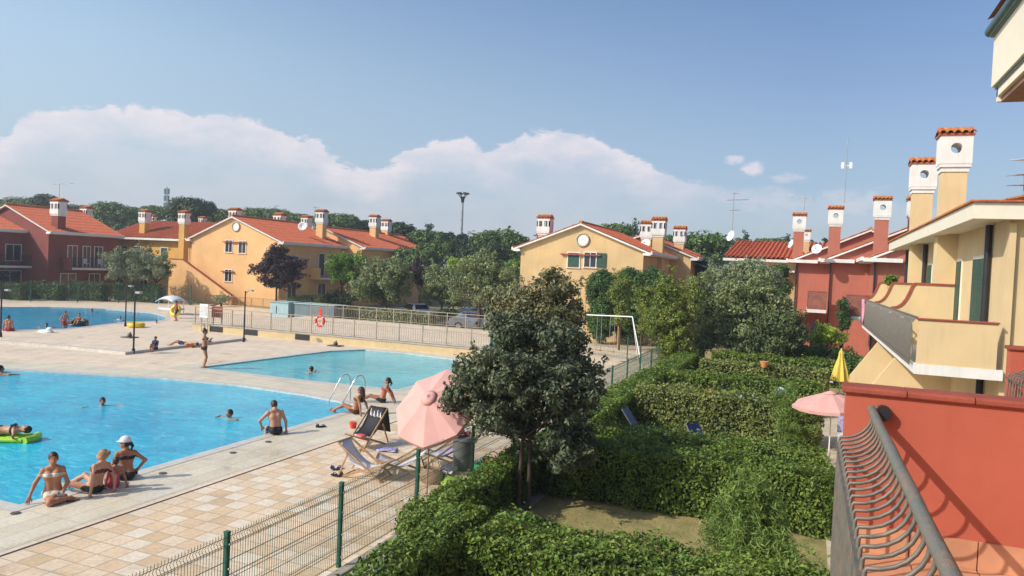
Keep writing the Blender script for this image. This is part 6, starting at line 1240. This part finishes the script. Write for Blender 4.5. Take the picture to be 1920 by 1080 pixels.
for (x0, y0, sc) in ((.20, -.42, 1), (.08, -.40, .8), (-.03, -.41, .9), (-.14, -.39, .8)):
    P_ = [Vector((x0-.05*sc*math.cos(a*1.0)-.012*a, y0+.055*sc*math.sin(a*1.6), 0)) for a in [k*.45 for k in range(13)]]
    for p in P_: p.z = sling_z(p.y)
    m.tube(P_, .011, 5)
m.xf(R_); m.build('lettering', dc, M['white_cloth'])
m = MB(); m.ell((.02, .18, .30), (.16, .13, .07), 12, 8); m.xf(R_); tag(m.build('bundle', None, M['pink_suit']), 'crimson bundle lying on the seat of the black-towelled deckchair', 'bundle')
deckchair('white deckchair seen side on with its back to the left', (-9.25, 14.75), hdg(.93, .05), 'white_cloth', None, .86, .12)
deckchair('white deckchair crossing the first one, its back toward the parasol pole', (-8.75, 15.35), hdg(-.9, -.42), 'white_cloth', None, .88, .2)
mat('lilac_cloth', (.42, .40, .66), rough=.9, var=.2, scale=10)
deckchair('deckchair with a lilac towel behind the parasol pole', (-8.25, 16.55), hdg(-.85, -.5), 'white_cloth', 'lilac_cloth', .9, .1)
def cloth_on(label, p, sx, sy, mt, h=.0, z=.03, cat='towel', name='towel', rz=.3, bump=.035):
    m = MB(); n = 8; vs = []
    for i in range(n+1):
        for j in range(n+1): vs.append(((i/n-.5)*sx*(1+.06*math.sin(j*2.1)), (j/n-.5)*sy*(1+.06*math.sin(i*1.7)), z+bump*math.sin(i*1.3+j*.9)*math.sin(j*1.7-i*.4)+h*math.exp(-((i-4)**2+(j-4)**2)/6)))
    m.add(vs, [(i*(n+1)+j, (i+1)*(n+1)+j, (i+1)*(n+1)+j+1, i*(n+1)+j+1) for i in range(n) for j in range(n)], True); m.xf(Matrix.Translation((p[0], p[1], p[2] if len(p) > 2 else 0)) @ Matrix.Rotation(rz, 4, 'Z'))
    o = m.build(name, None, M[mt]); o.modifiers.new('thickness', 'SOLIDIFY').thickness = .015; return tag(o, label, cat)
mat('lime_cloth', (.32, .50, .06), rough=.9, var=.1)
q = gz(848, 912); cloth_on('lime green towel spilling over the edge of the paving by the fence', (q.x, q.y), .5, .9, 'lime_cloth', .12, .08, rz=.7, bump=.06)
q = gz(832, 893); cloth_on('crumpled white cloth beside the lime towel', (q.x, q.y+.2), .35, .5, 'white_cloth', .14, .08, rz=.2, bump=.06)
q = gz(725, 850); cloth_on('small lilac cloth on the paving between the deckchairs', (q.x-.1, q.y+.2), .5, .32, 'lilac_cloth', .02, .03)
def bag(label, p, s, mt, cat='bag', name='beach_bag'):
    t = thing(name, label, cat, (*p[:2], 0)); m = MB(); x, y = p[0], p[1]; vs = []; N_ = 14
    for (f, z) in ((.82, 0.012), (1.0, .25), (1.02, .6), (.9, 1.0), (.8, 1.0), (.86, .8)):
        for k in range(N_): a = 2*math.pi*k/N_; vs.append((x+s[0]*f*math.cos(a), y+s[1]*f*math.sin(a), z*s[2]+.02*math.sin(3*a)*f))
    m.add(vs, [(i*N_+k, i*N_+(k+1) % N_, (i+1)*N_+(k+1) % N_, (i+1)*N_+k) for i in range(5) for k in range(N_)], True); m.add(vs[:N_], [tuple(range(N_))]); m.build('body', t, M[mt])
    for q in (-1, 1): m = MB(); m.tube([(x-s[0]*.5, y+q*s[1]*.7, s[2]), (x-s[0]*.3, y+q*s[1]*.7, s[2]*1.5), (x+s[0]*.3, y+q*s[1]*.7, s[2]*1.5), (x+s[0]*.5, y+q*s[1]*.7, s[2])], .012, 5); m.build('strap', t, M[mt])
mat('straw', (.34, .23, .15), rough=.9, var=.25, scale=30); mat('green_cloth', (.03, .30, .12), rough=.8)
q = gz(808, 905); bag('brown straw beach bag on the paving under the parasol', (q.x, q.y), (.27, .2, .34), 'straw')
q = gz(838, 897); bag('dark bag between the straw bag and the lime towel', (q.x+.0, q.y-.25), (.2, .15, .16), 'black_cloth')
q = gz(902, 892); bag('green bag standing behind the dark fence post', (q.x, q.y), (.2, .15, .28), 'green_cloth')
q = gz(920, 878); bag('dark red bag beside the green bag at the hedge corner', (q.x, q.y), (.26, .2, .25), 'red_cloth')
q = gz(662, 803); t = thing('bucket', 'small red orange bucket on the pool surround by the deckchair', 'bucket', q); m = MB(); m.cyl(q+Vector((0, 0, .012)), q+Vector((0, 0, .19)), .085, .115, 16); m.build('body', t, M['red_plastic']); m = MB(); m.tube([q+Vector((.115*math.cos(a), 0, .19+.10*math.sin(a))) for a in [math.pi*k/8 for k in range(9)]], .006, 5); m.build('handle', t, M['white_paint'])
q = gz(866, 880); t = thing('bin', 'grey litter bin beneath the dark oak behind the parasol', 'bin', q); m = MB(); m.cyl(q, q+Vector((0, 0, .74)), .22, .25, 18); m.build('body', t, mat('bin_grey', (.16, .18, .17), rough=.6)); m = MB(); m.cyl(q+Vector((0, 0, .74)), q+Vector((0, 0, .80)), .27, .22, 18); m.build('lid', t, M['bin_grey'])
o = cloth_on('red and pink towels thrown over the fence behind the parasol', (gz(850, 880).x+.05, gz(850, 880).y+.1, .80), .55, .3, 'red_cloth', .1, .05, rz=1.2, bump=.06)
def flipflops(label, p, mt, d=.0, cat='sandals'):
    t = thing('sandals', label, cat, (p[0], p[1], .016))
    for s, r in ((-.08, .3), (.07, -.5)):
        m = MB(); n = 14; R2 = Matrix.Translation((p[0]+s*math.cos(d), p[1]+s*math.sin(d), .016)) @ Matrix.Rotation(r+d, 4, 'Z')
        m.prism([(.05*math.cos(a)*(1+.15*math.sin(a)), .135*math.sin(a), 0) for a in [2*math.pi*k/n for k in range(n)]], (0, 0, 0), (0, 0, .025)); m.xf(R2); o = m.build('sole', t, M[mt])
        m = MB(); m.tube([(-.045, -.02, .025), (-.02, .05, .07), (0, .075, .03)], .009, 5); m.tube([(.045, -.02, .025), (.02, .05, .07), (0, .075, .03)], .009, 5); m.xf(R2); m.build('strap', o, M[mt])
q = gz(630, 880); flipflops('navy sandals on the paving left of the white deckchair', q, 'navy_cloth', .5)
q = gz(632, 891); flipflops('black sandals just below the navy pair', q+Vector((.05, -.02, 0)), 'black_cloth', 1.2)
q = gz(600, 801); flipflops('black flip-flops on the pool edge right of the seated man', q, 'black_cloth', .2)
# ------------------------------------------------------------------ gardens
def lounger(label, p, h, mt, back=.8, L=1.5):
    t = thing('sun_lounger', label, 'sun lounger', (p[0], p[1], 0), h-math.pi/2, 'blue loungers in the gardens'); R_ = Matrix.Translation((p[0], p[1], 0)) @ Matrix.Rotation(h-math.pi/2, 4, 'Z')
    def B(nm, fn, m_, par=t): m = MB(); fn(m); m.xf(R_); return m.build(nm, par, M[m_])
    for s in (-.28, .28): B('frame', lambda m: m.tube([(s, .9, .34), (s, 0, .34), (s, -.45, .34+back)], .018, 6), 'white_paint')
    B('seat', lambda m: m.box(-.26, 0, .335, .26, .88, .355), mt); B('backrest', lambda m: m.prism([(-.26, 0, .345), (.26, 0, .345), (.26, -.44, .34+back), (-.26, -.44, .34+back)], (0, 0, 0), (0, .015, .01)), mt)
    for s in (-.28, .28):
        for y in (.05, .8): B('leg', lambda m: m.tube([(s, y, .34), (s, y+(.06 if y > .5 else -.12), 0)], .016, 6), 'white_paint')
mat('blue_cloth', (.035, .06, .24), rough=.8); mat('grey_blue_cloth', (.10, .15, .26), rough=.8)
lounger('grey-blue reclining lounger in the shady corner behind the hedge', (-4.5, 21.9), hdg(1, -.05), 'grey_blue_cloth', .62)
lounger('dark blue folding chair peeping over the low hedge', (-2.35, 20.3), hdg(1, -.5), 'blue_cloth', .66)
def bicycle(label, p, h, mt):
    t = thing('bicycle', label, 'bicycle', (p[0], p[1], 0), h, 'bicycles in the garden'); R_ = Matrix.Translation((p[0], p[1], 0)) @ Matrix.Rotation(h, 4, 'Z')
    def B(nm, fn, m_, par=t): m = MB(); fn(m); m.xf(R_); return m.build(nm, par, M[m_])
    for x in (-.52, .52): w_ = B('wheel', lambda m: m.tube([(x+.33*math.cos(a), 0, .34+.33*math.sin(a)) for a in [2*math.pi*k/24 for k in range(25)]], .02, 6, False), 'black_rubber'); B('spokes', lambda m: [m.tube([(x, 0, .34), (x+.32*math.cos(a), 0, .34+.32*math.sin(a))], .003, 3, False) for a in [2*math.pi*k/12 for k in range(12)]], 'grey_metal', w_)
    B('frame', lambda m: [m.tube(q, .017, 6) for q in ([(-.52, 0, .34), (-.08, 0, .30), (.38, 0, .78), (-.16, 0, .74), (-.52, 0, .34)], [(-.08, 0, .30), (-.2, 0, .86)], [(.36, 0, .88), (.52, 0, .34)])], mt)
    B('saddle', lambda m: m.ell((-.2, 0, .90), (.13, .07, .03), 10, 6), 'black_cloth'); B('handlebar', lambda m: m.tube([(.28, -.28, .98), (.36, -.1, .98), (.36, .1, .98), (.28, .28, .98)], .014, 6), 'dark_metal')
    B('pedal', lambda m: (m.tube([(-.08, -.12, .18), (-.08, -.05, .30), (-.08, .05, .30), (-.08, .12, .42)], .012, 5)), 'dark_metal')
bicycle('red bicycle parked in the garden before the middle hedge', (-3.5, 28.3), .25, 'red_plastic'); bicycle('silver bicycle beside the red one', (-2.6, 28.5), -.1, 'grey_metal')
t = thing('scooter', 'scooter under a blue and white cover behind the yellowed hedge', 'scooter', (-1.3, 28.0, 0)); m = MB(); vs = []; prof = [(-.95, .35), (-.85, .75), (-.45, .88), (-.1, .72), (.25, .78), (.5, 1.2), (.7, 1.15), (.85, .6), (.95, .3)]; n = 9
for (x, z) in prof: vs += [(-1.3+x, 28.0-.32, .12), (-1.3+x, 28.0-.24, z*.7), (-1.3+x, 28.0-.06, z), (-1.3+x, 28.0+.06, z), (-1.3+x, 28.0+.24, z*.7), (-1.3+x, 28.0+.32, .12)]
m.add(vs, [(i*6+j, (i+1)*6+j, (i+1)*6+j+1, i*6+j+1) for i in range(n-1) for j in range(5)], True); mat('cover', (.25, .33, .45), rough=.7, var=.5, scale=3, col2=(.55, .58, .6)); o = m.build('cover', t, M['cover'])
for x in (-.65, .7): m = MB(); m.tube([(-1.3+x+.24*math.cos(a), 28, .27+.24*math.sin(a)) for a in [2*math.pi*k/16 for k in range(17)]], .05, 6, False); m.build('wheel', t, M['black_rubber'])
q = gz(1432, 700, .9); m = MB(); c = Vector((q.x, q.y, 0)); m.cyl(c, c+Vector((0, 0, .75)), .02, n=6); mat('terra_orange', (.7, .3, .12)); t = thing('garden_toy', 'small orange and white garden ornament on a stick above the far hedge', 'ornament', c); m.build('pole', t, M['wood']); m = MB(); m.cyl(c+Vector((0, 0, 1.15)), c+Vector((0, 0, 1.42)), .10, .20, 12); m.build('body', t, M['terra_orange'])
q = gy(1528, 708, 35.8); o = cloth_on('bright pink cloth drying beside the yellow parasol', (q.x, 35.9, q.z-.15), .9, .5, 'pink_suit', .15, .1, rz=.1, bump=.1)
# drying rack that carries it, and a table on the patio
t = thing('drying_rack', 'low clothes drying rack beside the yellow parasol', 'drying rack', (q.x, 35.9, 0)); zt = q.z-.14
for s in (-.6, .6): m = MB(); m.tube([(q.x+s, 35.6, 0), (q.x+s, 36.2, zt)], .015, 5); m.build('leg', t, M['white_paint']); m = MB(); m.tube([(q.x+s, 36.2, 0), (q.x+s, 35.6, zt)], .015, 5); m.build('leg', t, M['white_paint'])
m = MB()
for k in range(7): m.tube([(q.x-.75, 35.6+.1*k, zt), (q.x+.75, 35.6+.1*k, zt)], .008, 4)
m.tube([(q.x-.75, 35.6, zt), (q.x-.75, 36.2, zt), (q.x+.75, 36.2, zt), (q.x+.75, 35.6, zt), (q.x-.75, 35.6, zt)], .012, 5); m.build('rack', t, M['white_paint'])
t = thing('garden_chair', 'white garden chair behind the pink patio parasol', 'chair', (1.25, 24.4, 0)); m = MB(); m.box(1.0, 24.2, .42, 1.5, 24.65, .46); m.build('seat', t, M['white_paint']); m = MB(); m.box(1.0, 24.62, .46, 1.5, 24.66, .95); m.build('backrest', t, M['lilac_cloth'])
for sx in (1.03, 1.47):
    for sy in (24.22, 24.63): m = MB(); m.cyl((sx, sy, 0), (sx, sy, .42), .018, n=6); m.build('leg', t, M['white_paint'])
t = thing('garden_table', 'white garden table under the beige balcony', 'table', (2.2, 33, 0)); m = MB(); m.box(1.6, 32.3, .70, 2.5, 33.7, .74); m.build('tabletop', t, M['white_paint'])
for sx in (1.68, 2.42):
    for sy in (32.4, 33.6): m = MB(); m.cyl((sx, sy, 0), (sx, sy, .70), .025, n=6); m.build('leg', t, M['white_paint'])
# ------------------------------------------------------------------ thin summer haze
hm = bpy.data.materials.new('haze_air'); hm.use_nodes = True; hn = hm.node_tree; hn.nodes.clear(); ho = nd(hn, 'ShaderNodeOutputMaterial')
hv = nd(hn, 'ShaderNodeVolumePrincipled', _Density=.0008, _Anisotropy=.3); hv.inputs['Color'].default_value = (.86, .92, 1.0, 1); hn.links.new(hv.outputs[0], ho.inputs['Volume'])
m = MB(); m.box(-420, -60, -1.2, 260, 240, 26); hz = m.build('haze', None, hm); hz['kind'] = 'stuff'; hz['label'] = 'thin summer haze over the whole resort'
